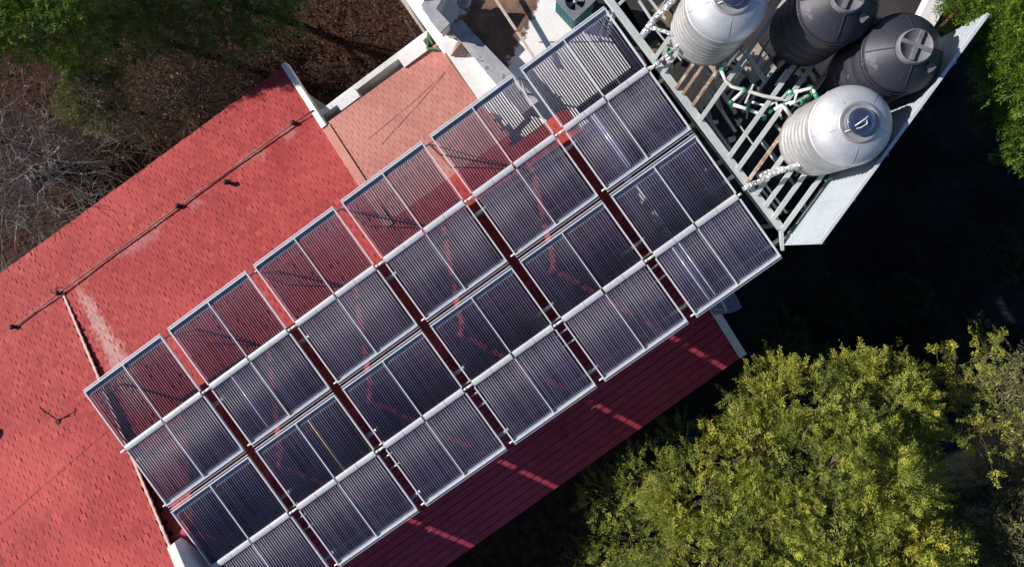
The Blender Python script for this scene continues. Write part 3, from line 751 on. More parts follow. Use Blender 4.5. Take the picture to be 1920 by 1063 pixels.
for (x0, y0, x1, y1, z) in ((1338, 160, 1353, 205, 6.9), (1330, 235, 1350, 275, 6.4), (1400, 245, 1435, 195, 6.2), (1325, 195, 1335, 230, 6.0), (1345, 150, 1385, 95, 6.6), (1410, 130, 1450, 60, 6.6), (1375, 110, 1440, 190, 6.5)):
    MB().bar(P2(x0, y0, z), P2(x1, y1, z), .06, .06).build('brace', M['galv'], plat)
pr = random.Random(5)
for k in range(26):
    x = pr.uniform(1235, 1500); y = 60 + (x - 1180) * .95 + pr.uniform(-150, -10); z = pr.uniform(5.7, 7.5)
    th = pr.choice([0, 0, 1, 1, 2]); L0 = pr.uniform(.5, 1.8)
    d_ = [V, wd, np.array([pr.uniform(-1, 1), pr.uniform(-1, 1), 0])][th]; p = W(x, y, z)
    w_ = pr.choice([.035, .05, .07, .09])
    MB().bar(tuple(p), tuple(p + d_ * L0 + np.array([0, 0, pr.uniform(-.25, .25)])), w_, w_).build('brace', M[pr.choice(['galv', 'frame', 'frame', 'white_pipe'])], plat)
for k in range(16):
    x = pr.uniform(1290, 1470); y = 90 + (x - 1290) * .85 + pr.uniform(-90, 60); z = pr.uniform(7.2, 7.8)
    d_ = [V, wd, np.array([pr.uniform(-1, 1), pr.uniform(-1, 1), 0])][pr.choice([0, 1, 1, 2])]; p = W(x, y, z)
    w_ = pr.choice([.03, .04, .05]); MB().bar(tuple(p), tuple(p + d_ * pr.uniform(.4, 1.1)), w_, w_).build('brace', M[pr.choice(['white_pipe', 'frame', 'white_pipe'])], plat)
# bits and pieces left on the deck
rub = [(1345, 122, .55, .42, 'tan'), (1418, 118, .9, .75, 'tan'), (1372, 262, .2, .15, 'wht'), (1322, 215, .15, .12, 'wht'), (1340, 230, .18, .1, 'wht'), (1300, 255, .3, .2, 'tan'), (1256, 100, .5, .4, 'mud'), (1240, 35, .7, .6, 'mud'), (1225, 95, .4, .5, 'mud'), (1505, 390, .2, .15, 'wht'), (1485, 430, .15, .1, 'wht'), (1460, 330, .3, .2, 'mud'), (1385, 230, .2, .1, 'wht'), (1400, 200, .15, .15, 'mud')]
pm = {'tan': worn('pale_dusty_board', (.50, .42, .34), (.38, .31, .25), 3, .9, 0, .2), 'wht': M['white_pipe'], 'mud': worn('yellow_brown_board', (.22, .14, .06), (.15, .09, .05), 3, .9, 0, .2)}
rlab = ['pale dusty board on the deck right under the upper steel tank', 'largest pale dusty board on the deck, between the upper steel tank and black tank',
        'white scrap on the deck left of the lower white pipe', 'white scrap on the deck beside the rusty joists', 'white scrap on the deck just below the one by the rusty joists',
        'small pale board on the deck against the long main beam', 'muddy board on the deck by the lagged pipe of the upper steel tank', 'muddy board on the deck at the upper end of the main beam',
        'muddy board on the deck beside the coupling of the upper right collector', 'white scrap on the deck below the lower steel tank', 'white scrap on the deck by the lower end of the screen wall',
        'muddy board on the deck under the foil lagged pipes', 'white scrap on the deck under the green tee pipes', 'muddy board on the deck under the lower white pipe']
for k, (x, y, a_, b_, mm) in enumerate(rub):
    q = W(x, y, 5.5); th = random.uniform(0, 3.1); c_, s_ = math.cos(th) if mm == 'wht' else .60, math.sin(th) if mm == 'wht' else -.8
    pl_ = [(q[0] + sx * a_ / 2 * c_ - sy * b_ / 2 * s_, q[1] + sx * a_ / 2 * s_ + sy * b_ / 2 * c_) for sx, sy in ((-1, -1), (1, -1), (1, 1), (-1, 1))]
    m = MB(); m.prism(pl_, 5.452 + .004 * k, 5.50 + .004 * k + (.06 if mm == 'wht' else 0))
    nm = {'tan': 'dusty_board', 'wht': 'plastic_scrap', 'mud': 'muddy_board'}[mm]
    solo(m, nm, pm[mm], rlab[k], 'scrap' if mm == 'wht' else 'board', {'tan': 'dusty boards under the tanks', 'wht': 'plastic scraps under the tanks', 'mud': 'muddy boards under the tanks'}[mm])

# ------------------------------------------------------------------ screen wall of ribbed sheet
ztop, zbot = 10.1, 7.55
L_ = float(np.linalg.norm((W1 - W0)[:2])); nrm = np.array([wd[1], -wd[0], 0])      # outward
scr = thing('corrugated_screen', 'white corrugated metal screen wall rising behind the tanks', 'wall', (float(W0[0]), float(W0[1]), zbot))
prof = []; nr = 13; hh = (ztop - zbot) / nr
for k in range(nr):
    z = zbot + k * hh
    prof += [(0, z), (0, z + hh * .55), (.014, z + hh * .66), (.014, z + hh * .90)]
prof.append((0, ztop))
M['sheet'] = worn('white_ribbed_sheet', (.44, .48, .53), (.39, .43, .48), 1.3, .5, 0, .04, (.46, .46, .48), .70)
ns = 5
for s_ in range(ns):
    a0, a1 = L_ * s_ / ns, L_ * (s_ + 1) / ns - .004
    vs = []
    for d, z in prof:
        for a in (a0, a1):
            p = W0 + wd * a + nrm * d; vs.append((p[0], p[1], z))
    for d, z in prof:
        for a in (a0, a1):
            p = W0 + wd * a + nrm * (d + .004); vs.append((p[0], p[1], z))
    n2_ = len(prof) * 2; fs = []
    for k in range(len(prof) - 1):
        fs.append((2 * k, 2 * k + 1, 2 * k + 3, 2 * k + 2)); fs.append((n2_ + 2 * k, n2_ + 2 * k + 2, n2_ + 2 * k + 3, n2_ + 2 * k + 1))
    MB().add(vs, fs).build('sheet', M['sheet'], scr)
p, q = W0 + nrm * .03, W1 + nrm * .03
MB().bar((p[0], p[1], ztop + .012), (q[0], q[1], ztop + .012), .075, .02).build('top_flashing', M['alu'], scr)
p, q = W0 - wd * .012, W0 - wd * .012
MB().bar((p[0] + nrm[0] * .02, p[1] + nrm[1] * .02, zbot), (p[0] + nrm[0] * .02, p[1] + nrm[1] * .02, ztop), .02, .08).build('end_trim', M['alu'], scr)
for s_ in range(ns + 1):
    p = W0 + wd * min(L_ - .05, max(.05, L_ * s_ / ns)) + nrm * .09
    MB().bar((p[0], p[1], 5.3), (p[0], p[1], ztop - .02), .06, .06).build('post', M['galv'], scr)

# ------------------------------------------------------------------ tanks
def steel_mat():
    m, nt, b = base_mat('dull_stainless_steel', (.46, .46, .46), .45, .50, .5); v = coord(nt)
    n1 = noise(nt, v, 1.6, 6, .6); n2 = noise(nt, v, 6, 6, .65, (1, 1, .25)); n3 = noise(nt, v, 30, 3)
    c = mix(nt, sstep(nt, n1, .35, .65), (.52, .515, .515), (.37, .365, .37))
    c = mix(nt, math_(nt, 'MULTIPLY', sstep(nt, n2, .55, .75), .55), c, (.27, .225, .19))
    nt.links.new(c, b.inputs['Base Color']); nt.links.new(math_(nt, 'MULTIPLY_ADD', n1, .3, .38), b.inputs['Roughness'])
    bump(nt, b, n3, .05); return m
def dome_mat():
    m, nt, b = base_mat('satin_steel_dome', (.60, .60, .62), .5, .52, .5); v = coord(nt)
    n1 = noise(nt, v, 1.2, 5, .6); n2 = noise(nt, v, 9, 5)
    c = mix(nt, sstep(nt, n1, .3, .7), (.70, .70, .73), (.58, .58, .62))
    c = mix(nt, math_(nt, 'MULTIPLY', sstep(nt, n2, .62, .78), .4), c, (.42, .38, .35))
    nt.links.new(c, b.inputs['Base Color']); nt.links.new(math_(nt, 'MULTIPLY_ADD', n2, .25, .40), b.inputs['Roughness']); return m
M['steel'] = steel_mat(); M['dome'] = dome_mat()
M['hatch'] = worn('blue_reflecting_steel_lid', (.30, .36, .50), (.24, .28, .40), 3, .15, .9, .03)
M['poly'] = worn('black_polyethylene', (.038, .038, .056), (.027, .027, .042), 1.5, .50, 0, .05, (.11, .105, .12), .6)
M['poly_lid'] = worn('dusty_black_plastic_lid', (.22, .215, .235), (.15, .145, .165), 3, .55, 0, .08)
ZTB = 8.03
def steel_tank(px, py, label):
    R = .90; zs = 10.1
    c = W(px, py, zs); c = (float(c[0]), float(c[1]))
    t = thing('steel_water_tank', label, 'water tank', (c[0], c[1], ZTB), 0, 'stainless steel water tanks on the platform')
    hgt = zs - ZTB
    pf = [(R - .12, 0.0), (R - .02, .05)]
    nr_ = 8; z = .10; step = (hgt - .25) / nr_
    for k in range(nr_):
        z0 = .12 + k * step
        pf += [(R - .045, z0), (R - .045, z0 + step * .30), (R - .01, z0 + step * .42), (R + .008, z0 + step * .62), (R - .01, z0 + step * .86)]
    pf += [(R - .025, hgt - .12), (R - .01, hgt - .05), (R - .01, hgt)]
    MB().lathe((*c, ZTB), pf, 56).build('body', M['steel'], t)
    dm = [(R + .012, -.03), (R + .012, .0)]
    for a in np.linspace(0, 1, 14)[0:]:
        th = a * math.pi / 2; dm.append((max(.33, (R + .004) * math.cos(th) ** .8), .50 * math.sin(th)))
    dm = [p for p in dm if p[0] > .45] + [(.45, .462)]
    d = MB().lathe((*c, zs), dm, 56).build('dome', M['dome'], t)
    MB().lathe((*c, zs + .44), [(.455, 0), (.46, .03), (.435, .055), (.38, .048), (.345, .02), (.31, .035), (.29, .03)], 40).build('collar', M['steel'], d)
    lid = MB().lathe((*c, zs + .485), [(.285, 0), (.29, .06), (.27, .085), (.15, .105), (.02, .115)], 40).build('lid', M['hatch'], t)
    MB().lathe((*c, zs + .55), [(.292, 0), (.304, .012), (.292, .024)], 40, True, False, False).build('lid_band', M['galv'], lid)
    zz = zs + .61
    MB().tube([(c[0] - .14, c[1] - .10, zz - .02), (c[0] - .08, c[1] - .05, zz + .05), (c[0] + .06, c[1] + .05, zz + .06), (c[0] + .12, c[1] + .11, zz + .01)], .016, 6).build('handle', M['alu'], lid)
    MB().tube([(c[0] + .06, c[1] + .04, zz + .05), (c[0] + .11, c[1] - .06, zz), (c[0] - .02, c[1] - .14, zz - .01), (c[0] - .22, c[1] - .18, zz - .07), (c[0] - .36, c[1] - .22, zs + .44)], .012, 6).build('tie_wire', M['white_pipe'], lid)
    for k in range(5):                                        # seams of the dome
        a = .9 + k * 2 * math.pi / 5; pts = []
        for r_, z_ in dm[2:-1]:
            pts.append((c[0] + (r_ + .001) * math.cos(a + .12 * z_), c[1] + (r_ + .001) * math.sin(a + .12 * z_), zs + z_ + .001))
        MB().tube(pts, .006, 5).build('seam', M['galv'], d)
    a = -1.0
    MB().tube([(c[0] + .42 * math.cos(a), c[1] + .42 * math.sin(a), zs + .40), (c[0] + .62 * math.cos(a), c[1] + .62 * math.sin(a), zs + .38)], .018, 8).build('vent_stub', M['white_pipe'], d)
    return t
steel_tank(1362, 4, 'banded stainless steel tank at the top, half cut off by the picture edge')
steel_tank(1593, 237, 'banded stainless steel tank standing by the corrugated screen with a blue lid')
def poly_tank(px, py, label, rot):
    R = .90; zs = 10.0; c = W(px, py, zs); c = (float(c[0]), float(c[1]))
    t = thing('plastic_water_tank', label, 'water tank', (c[0], c[1], ZTB), 0, 'black plastic water tanks on the platform')
    h = zs - ZTB
    pf = [(R - .03, 0)]
    for k in range(4):
        z0 = .15 + k * (h - .3) / 4; dz = (h - .3) / 4
        pf += [(R - .03, z0), (R - .015, z0 + .03), (R - .015, z0 + dz * .72), (R - .045, z0 + dz * .80), (R - .045, z0 + dz * .92)]
    pf += [(R - .02, h - .12), (R, h - .09), (R + .012, h - .02), (R, h)]
    MB().lathe((*c, ZTB), pf, 56).build('body', M['poly'], t)
    s_ = [(R - .002, 0), (R - .05, .06), (.70, .22), (.50, .36), (.40, .43), (.385, .44)]
    MB().lathe((*c, zs), s_, 56).build('shoulder', M['poly'], t)
    lid = MB().lathe((*c, zs + .42), [(.375, 0), (.385, .03), (.375, .15), (.36, .17), (.345, .175), (.335, .150), (.02, .158)], 44).build('lid', M['poly_lid'], t)
    for k in range(2):
        a = rot + k * math.pi / 2; d = (math.cos(a), math.sin(a))
        MB().bar((c[0] - .335 * d[0], c[1] - .335 * d[1], zs + .60 - .003 * k), (c[0] + .335 * d[0], c[1] + .335 * d[1], zs + .60 - .003 * k), .085, .05).build('lid_rib', M['poly_lid'], lid)
    for k in range(4):
        a = rot + .35 + k * math.pi / 2; pts = [(c[0] + r_ * math.cos(a), c[1] + r_ * math.sin(a), zs + z_ + .006) for r_, z_ in s_[1:]]
        MB().tube(pts, .014, 5).build('rib', M['poly'], t)
    a = rot - 1.95; pb_ = (c[0] + .58 * math.cos(a), c[1] + .58 * math.sin(a), zs + .27)
    m = MB(); dx, dy = math.cos(a), math.sin(a)
    lo = [(pb_[0] + i_ * .085 * dx - j_ * .07 * dy, pb_[1] + i_ * .085 * dy + j_ * .07 * dx, pb_[2]) for i_, j_ in ((-1, -1), (1, -1), (1, 1), (-1, 1))]
    m.hexa(lo, [(x, y, z + .13) for x, y, z in lo]); m.build('float_valve_box', M['poly_lid'], t)
    return t
poly_tank(1571, 8, 'black plastic tank cut off by the top edge of the picture', 1.15)
poly_tank(1692, 101, 'whole black plastic tank with a ribbed cross lid behind the lower steel tank', 1.2)

# ------------------------------------------------------------------ pipework round the tanks
def pprun(label, pts, fits, rad=.044, mat='white_pipe', name='water_pipe', cat='pipe', fit_mat='green_fit'):
    P = [tuple(W(*p)) for p in pts]
    z0 = min(p[2] for p in P); t = thing(name, label, cat, (P[0][0], P[0][1], z0))
    MB().tube(P, rad, 10).build('pipe', M[mat], t)
    for f_ in fits:
        a_, b_ = W(*f_[0]), W(*f_[1])
        MB().tube([tuple(a_), tuple(b_)], rad * 1.28, 12).build('fitting', M[fit_mat], t)
    return t
zp = 8.35
pprun('white water pipe curving between the two steel tanks with a green tee', [(1352, 132, zp + .2), (1360, 150, zp), (1372, 163, zp), (1395, 169, zp), (1430, 180, zp), (1464, 187, zp), (1476, 176, zp)],
      [((1391, 167, zp), (1401, 171, zp)), ((1474, 178, zp), (1482, 170, zp)), ((1352, 130, zp + .2), (1356, 138, zp + .1))])
pprun('short white pipe branch ending in a valve below the green tee', [(1395, 170, zp), (1384, 180, zp - .05), (1371, 192, zp - .1)], [((1373, 190, zp - .1), (1368, 195, zp - .1))])
pprun('lower white pipe with green unions left of the lower steel tank', [(1375, 197, 7.9), (1398, 204, 7.9), (1425, 214, 7.9), (1435, 219, 7.9)], [((1400, 204, 7.9), (1408, 208, 7.9)), ((1434, 217, 7.9), (1431, 226, 7.85)), ((1440, 212, 7.95), (1447, 206, 7.95))])
pprun('white pipe bridge reaching over to the lower steel tank side', [(1478, 174, 8.5), (1497, 172, 8.6), (1522, 165, 8.7), (1532, 183, 8.7), (1540, 192, 8.7)], [((1527, 174, 8.7), (1534, 188, 8.7)), ((1480, 176, 8.5), (1488, 172, 8.55)), ((1519, 166, 8.7), (1525, 165, 8.7))])
pprun('second white pipe bridge just below the upper one by the lower steel tank', [(1480, 196, 8.4), (1500, 186, 8.45), (1516, 179, 8.5)], [((1500, 186, 8.45), (1507, 195, 8.4)), ((1512, 181, 8.5), (1519, 178, 8.5))])
pprun('white elbow pipe entering the lower steel tank near its base', [(1452, 206, 8.3), (1465, 198, 8.4), (1472, 203, 8.4), (1482, 217, 8.35)], [], .05)
pprun('thin white pipe climbing between the pipe bridges by the lower steel tank', [(1462, 214, 8.0), (1470, 196, 8.3), (1490, 190, 8.45), (1494, 176, 8.6)], [((1469, 198, 8.3), (1472, 193, 8.3))], .03)
pprun('thin white pipe passing beneath the green tee towards the whole black tank', [(1410, 192, 7.95), (1440, 200, 8.0), (1462, 186, 8.1), (1500, 200, 8.2)], [((1438, 200, 8.0), (1443, 199, 8.0))], .03)
pprun('blue grey hose hanging from the upper steel tank', [(1390, 88, 8.6), (1372, 108, 8.4), (1356, 125, 8.3), (1350, 118, 8.2)], [((1388, 84, 8.6), (1394, 92, 8.6))], .02, 'hatch', 'hose', 'hose', 'hatch')
pprun('white standpipe lying along the edge of the corrugated screen', [(1472, 452, 7.75), (1490, 432, 7.75), (1515, 398, 7.75), (1535, 372, 7.75), (1552, 345, 7.75)], [((1488, 435, 7.76), (1494, 427, 7.76)), ((1496, 424, 7.8), (1491, 430, 7.8))], .07)
pprun('grey drain pipe from the lower steel tank to the corrugated screen', [(1548, 338, 8.0), (1590, 324, 8.0), (1632, 308, 8.0)], [((1546, 339, 8.0), (1552, 337, 8.0)), ((1626, 310, 8.0), (1634, 307, 8.0))], .035, 'galv')
# foil lagged pipes
def foil_mat():
    m, nt, b = base_mat('crumpled_foil_lagging', (.72, .72, .72), .3, .6, .5); v = coord(nt)
    vo = N(nt, 'ShaderNodeTexVoronoi'); vo.inputs['Scale'].default_value = 14; nt.links.new(v, vo.inputs['Vector'])
    n = noise(nt, v, 5, 6, .7)
    nt.links.new(ramp(nt, n, [(.36, (.20, .20, .20)), (.46, (.72, .72, .73)), (.7, (.88, .88, .90))]), b.inputs['Base Color'])
    bump(nt, b, vo.outputs['Distance'], 1.0, .05); return m
M['foil'] = foil_mat()
def lagged(label, pts, rad, fits=()):
    P = []
    pts = [np.array(W(*p)) for p in pts]
    for i in range(len(pts) - 1):
        n_ = max(2, int(np.linalg.norm(pts[i + 1] - pts[i]) / .10))
        for k in range(n_): P.append(pts[i] + (pts[i + 1] - pts[i]) * k / n_)
    P.append(pts[-1])
    rr = [rad * random.uniform(.88, 1.12) for _ in P]
    P = [tuple(p + rng.normal(0, rad * .10, 3)) for p in P]
    t = thing('lagged_pipe', label, 'pipe', P[0], 0, 'foil lagged pipes to the tanks')
    MB().tube(P, rr, 9).build('pipe', M['foil'], t)
    for a_, b_ in fits: MB().tube([tuple(W(*a_)), tuple(W(*b_))], rad * 1.1, 10).build('fitting', M['green_fit'], t)
lagged('crumpled foil lagged pipe running into the side of the lower steel tank', [(1392, 356, 8.05), (1420, 342, 8.2), (1450, 326, 8.4), (1490, 312, 8.6), (1522, 296, 8.75)], .065, [((1515, 297, 8.77), (1524, 291, 8.77))])
lagged('second crumpled foil lagged pipe under the first by the lower steel tank', [(1418, 330, 7.9), (1450, 321, 8.0), (1478, 316, 8.1)], .075)
lagged('foil lagged pipe across the base of the upper steel tank', [(1212, 50, 8.15), (1232, 55, 8.3), (1262, 66, 8.5), (1283, 71, 8.6), (1296, 62, 8.7)], .055)
lagged('foil lagged pipe climbing from the collectors to the upper steel tank', [(1218, 130, 8.05), (1236, 117, 8.2), (1258, 98, 8.4), (1278, 80, 8.55)], .05, [((1255, 101, 8.4), (1262, 95, 8.42))])
lagged('thick white lagged riser beside the upper steel tank', [(1205, 68, 8.0), (1225, 40, 8.3), (1255, 8, 8.7), (1285, -30, 9.0)], .085)
lagged('short lagged pipe hanging below the upper steel tank base', [(1252, 106, 8.1), (1258, 125, 7.7), (1256, 140, 7.4)], .07)

# translucent sheet and elbow under the right corner collector
def poly_sheet_mat():
    m, nt, b = base_mat('translucent_blue_sheet', (.16, .18, .28), .3, 0, .6); v = coord(nt)
    n = noise(nt, v, 4, 5); nt.links.new(ramp(nt, n, [(.3, (.24, .26, .36)), (.7, (.42, .45, .60))]), b.inputs['Base Color'])
    b.inputs['Alpha'].default_value = .72; return m
shm = poly_sheet_mat()
zz = 6.6
aw = thing('clear_awning', 'bluish translucent ribbed awning sheet poking out under the right corner collector', 'awning', tuple(W(1360, 575, 5.9)))
m = MB(); c0, c1, c2, c3 = (np.array(W(*p, zz)) for p in ((1330, 565), (1375, 545), (1391, 577), (1368, 588)))
for k in range(8):
    t0, t1 = k / 8, (k + 1) / 8
    a0 = c0 + (c1 - c0) * t0; a1 = c0 + (c1 - c0) * t1; b0 = c3 + (c2 - c3) * t0; b1 = c3 + (c2 - c3) * t1
    d = .03 if k % 2 else 0
    lo = [tuple(p + np.array([0, 0, d])) for p in (a0, b0, b1, a1)]
    m.hexa(lo, [(x, y, z + .006) for x, y, z in lo])
m.build('sheet', shm, aw)
m = MB(); q4 = [W(x, y, 6.35) for x, y in ((1332, 578), (1338, 590), (1364, 588), (1352, 566))]; m.prism(q4, 6.33, 6.345); m.build('lower_sheet', shm, aw)
MB().tube([tuple(W(1351, 562, 7.7)), tuple(W(1360, 577, 7.3)), tuple(W(1361, 584, 6.9))], .03, 8).build('pipe', M['white_pipe'], aw)
MB().tube([tuple(W(1333, 580, 6.4)), tuple(W(1362, 581, 6.4))], .014, 6).build('edge_rod', M['alu'], aw)
MB().bar(tuple(W(1340, 585, 6.3)), A(U_R - .05, 7.6, 5.6), .05, .05).build('support_arm', M['galv'], aw)

# slab and red pole beyond the black tanks, top right
m = MB(); m.prism([W(x, y, 7.6) for x, y in ((1735, 78), (1712, 58), (1755, -30), (1800, -30))], 7.2, 7.6)
solo(m, 'roof_ledge', M['old_white'], 'pale ledge slab at the top edge behind the whole black tank', 'ledge')
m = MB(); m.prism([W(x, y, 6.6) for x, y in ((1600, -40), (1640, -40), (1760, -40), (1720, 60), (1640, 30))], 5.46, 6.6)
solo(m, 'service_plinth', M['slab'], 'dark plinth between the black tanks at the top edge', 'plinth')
m = MB(); m.tube([tuple(W(1738, 78, 7.7)), tuple(W(1830, -15, 7.9))], .045, 8)
solo(m, 'red_pole', M['redpaint'], 'thin dark red pole slanting off the top edge by the bright conifer', 'pole')

# ------------------------------------------------------------------ vegetation
def leaf_mat(name, stops, rough=.55, trans=.25):
    m, nt, b = base_mat(name, (.06, .09, .03), rough, 0, .35)
    at = N(nt, 'ShaderNodeAttribute'); at.attribute_name = 'tint'
    c = ramp(nt, at.outputs['Fac'], stops)
    nt.links.new(c, b.inputs['Base Color'])
    tr = N(nt, 'ShaderNodeBsdfTranslucent'); nt.links.new(mix(nt, .5, c, (.16, .20, .03)), tr.inputs[0])
    mx = N(nt, 'ShaderNodeMixShader'); mx.inputs[0].default_value = trans
    out = nt.nodes['Material Output']; nt.links.new(b.outputs[0], mx.inputs[1]); nt.links.new(tr.outputs[0], mx.inputs[2]); nt.links.new(mx.outputs[0], out.inputs[0])
    return m
def unit(a): return a / (np.linalg.norm(a, axis=-1, keepdims=True) + 1e-9)
def sprays(P, D, length, npair, lw, ll, tint, droop=.25, spread=1.0):
    """feathery sprays: at each point a twig along D with leaflets on both sides"""
    n = len(P); D = unit(D); ref = rng.normal(size=(n, 3)); S = unit(np.cross(D, ref)); Nn = np.cross(S, D)
    out = []; tt = []
    Ls = length * rng.uniform(.6, 1.35, n)
    for k in range(npair):
        t = (k + .6) / npair
        for sgn in (-1, 1):
            base = P + D * (Ls * t)[:, None] + np.array([0, 0, -1.0]) * (droop * Ls * t * t)[:, None]
            ld = unit(D * (.55 + .3 * t) + S * sgn * spread + Nn * rng.normal(0, .35, (n, 1)) + rng.normal(0, .12, (n, 3)))
            wd_ = unit(np.cross(ld, Nn + rng.normal(0, .3, (n, 3))))
            l_ = (ll * rng.uniform(.7, 1.3, n) * (1.05 - .5 * abs(t - .4)))[:, None]; w_ = lw * rng.uniform(.7, 1.2, n)[:, None]
            q = np.stack([base, base + ld * l_ * .45 + wd_ * w_, base + ld * l_, base + ld * l_ * .45 - wd_ * w_], 1)
            out.append(q); tt.append(np.clip(tint + rng.normal(0, .07, n), 0, 1))
    q = np.concatenate(out).reshape(-1, 3); return q, np.concatenate(tt)
def lobes_points(lobes, n, shell=.8, minz=-1.0):
    """points on and under the surface of a union of ellipsoids, with outward directions"""
    vol = np.array([l[1][0] * l[1][1] + l[1][0] * l[1][2] + l[1][1] * l[1][2] for l in lobes]); pr = vol / vol.sum()
    pk = rng.choice(len(lobes), n * 2, p=pr); C = np.array([l[0] for l in lobes])[pk]; R = np.array([l[1] for l in lobes])[pk]
    d = unit(rng.normal(size=(n * 2, 3))); d[:, 2] = np.where(d[:, 2] < minz, -d[:, 2], d[:, 2])
    rad = np.where(rng.random(n * 2) < shell, rng.uniform(.86, 1.06, n * 2), rng.uniform(.35, .86, n * 2))
    P = C + d * R * rad[:, None]; keep = np.ones(len(P), bool)
    for k, l in enumerate(lobes):
        q = (P - np.array(l[0])) / np.array(l[1]); keep &= ~((np.linalg.norm(q, axis=1) < .78) & (pk != k))
    P = P[keep][:n]; dd = (d / R)[keep][:n]
    return P, unit(dd), pk[keep][:n]
def branch_net(mb, p, d, length, rad, depth, nsub, jitter, minr=.006, taper=.6, bend=.25, up_=.0):
    pts = [np.array(p)]; d = unit(np.array(d)); rr = [rad]
    nseg = 4
    for k in range(nseg):
        d = unit(d + rng.normal(0, bend, 3) + np.array([0, 0, up_])); pts.append(pts[-1] + d * length / nseg); rr.append(max(minr, rad * (1 - (1 - taper) * (k + 1) / nseg)))
    mb.tube([tuple(x) for x in pts], rr, 5 if rad > .03 else 3, False)
    tips = [(pts[-1], d)]
    if depth > 0:
        for k in range(nsub):
            t = rng.uniform(.25, 1.0); i = min(nseg - 1, int(t * nseg)); b = pts[i] + (pts[i + 1] - pts[i]) * (t * nseg - i)
            nd = unit(d + rng.normal(0, jitter, 3))
            tips += branch_net(mb, b, nd, length * rng.uniform(.5, .75), max(minr, rr[i] * .55), depth - 1, nsub, jitter, minr, taper, bend, up_)
    return tips
M['bark'] = worn('brown_bark', (.11, .075, .055), (.07, .05, .04), 5, .95, 0, .5)
M['bark_grey'] = worn('grey_dry_bark', (.33, .295, .295), (.22, .195, .195), 5, .95, 0, .4)
M['bark_red'] = worn('reddish_twig_bark', (.20, .135, .105), (.13, .09, .07), 5, .95, 0, .4)

def leafy_tree(name, label, cat, base, lobes, nspray, spec, mat, bark, group=None, ntwig=60, trunk_r=.22, tintf=None, shell=.8, minz=-.25):
    t = thing(name, label, cat, tuple(base), 0, group)
    P, D, pk = lobes_points(lobes, nspray, shell, minz)
    if 'tuft' in spec:
        nt_, spread_ = spec['tuft'], spec.get('tuft_r', .16)
        m_ = max(1, nspray // nt_); T = np.repeat(P[:nt_], m_, 0); Dt = np.repeat(D[:nt_], m_, 0); pk = np.repeat(pk[:nt_], m_)
        off = rng.normal(size=T.shape) * spread_; P = T + off; D = unit(Dt + unit(off) * .9 + np.array([0, 0, .25])); tufts = np.repeat(rng.normal(0, .11, nt_), m_)[:len(P)]
    else: tufts = 0
    lump = np.sin(P[:, 0] * 2.1 + 1) * np.cos(P[:, 1] * 1.9) * .5 + np.sin(P[:, 2] * 2.7 + P[:, 0]) * .3
    tint = .5 + .18 * lump + tufts + rng.normal(0, .09, len(P)) + rng.normal(0, .035, len(lobes))[pk]
    if tintf is not None: tint = tintf(P, tint)
    Dd = unit(D + rng.normal(0, .42, D.shape) + np.array(spec.get('lean', (0, 0, .15))))
    q, tt = sprays(P, Dd, spec['len'], spec['np'], spec['lw'], spec['ll'], np.clip(tint, 0, 1), spec.get('droop', .25), spec.get('spread', 1.0))
    np_mesh('crown', q, 4, mat, t, tt)
    top = np.mean([l[0] for l in lobes], 0)
    m = MB(); b = np.array(base, float)
    m.tube([tuple(b + (top - b) * s_ + np.array([.1 * math.sin(4 * s_), .1 * math.cos(3 * s_), 0])) for s_ in np.linspace(0, .9, 7)], [trunk_r * (1 - .75 * s_) for s_ in np.linspace(0, .9, 7)], 10)
    m.build('trunk', bark, t)
    m = MB()
    for l in lobes:                                           # a limb into every lobe
        c = np.array(l[0]); st_ = b + (top - b) * rng.uniform(.35, .75)
        mid = (st_ + c) / 2 + rng.normal(0, .15, 3)
        m.tube([tuple(st_), tuple(mid), tuple(c)], [trunk_r * .38, trunk_r * .25, trunk_r * .12], 6)
        for k in range(max(2, ntwig // len(lobes))):
            d = unit(rng.normal(size=3)); d[2] = abs(d[2]) * .8
            e = c + d * np.array(l[1]) * rng.uniform(.75, 1.02); md = (c + e) / 2 + rng.normal(0, .10, 3)
            m.tube([tuple(c), tuple(md), tuple(e)], [trunk_r * .10, .02, .007], 4, False)
    m.build('limbs', bark, t)
    return t
def lobe(px, py, z, rx, ry=None, rz=None):
    c = W(px, py, z); k = (CAM[2] - z) / FPX
    return (tuple(float(x) for x in c), (rx * k, (ry or rx) * k, (rz if rz else .8 * rx * k)))

lm_yellow = leaf_mat('yellow_green_feathery_leaf', [(0, (.095, .125, .036)), (.35, (.25, .29, .056)), (.62, (.43, .45, .072)), (.85, (.58, .50, .068)), (1, (.64, .44, .05))], .6, .35)
lm_pine = leaf_mat('bright_green_needle', [(0, (.035, .075, .014)), (.5, (.11, .20, .022)), (1, (.24, .33, .040))], .55, .35)
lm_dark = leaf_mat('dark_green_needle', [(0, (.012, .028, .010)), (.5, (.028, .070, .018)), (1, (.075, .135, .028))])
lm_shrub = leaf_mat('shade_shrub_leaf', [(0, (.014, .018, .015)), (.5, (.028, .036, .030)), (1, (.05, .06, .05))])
lm_pine2 = leaf_mat('green_needle', [(0, (.05, .105, .022)), (.5, (.15, .28, .048)), (1, (.30, .42, .08))])
lm_dull = leaf_mat('dull_olive_leaf', [(0, (.10, .10, .055)), (.5, (.19, .185, .085)), (1, (.30, .27, .11))])
lm_shade = leaf_mat('deep_green_leaf', [(0, (.042, .085, .028)), (.5, (.105, .19, .052)), (1, (.22, .31, .085))])

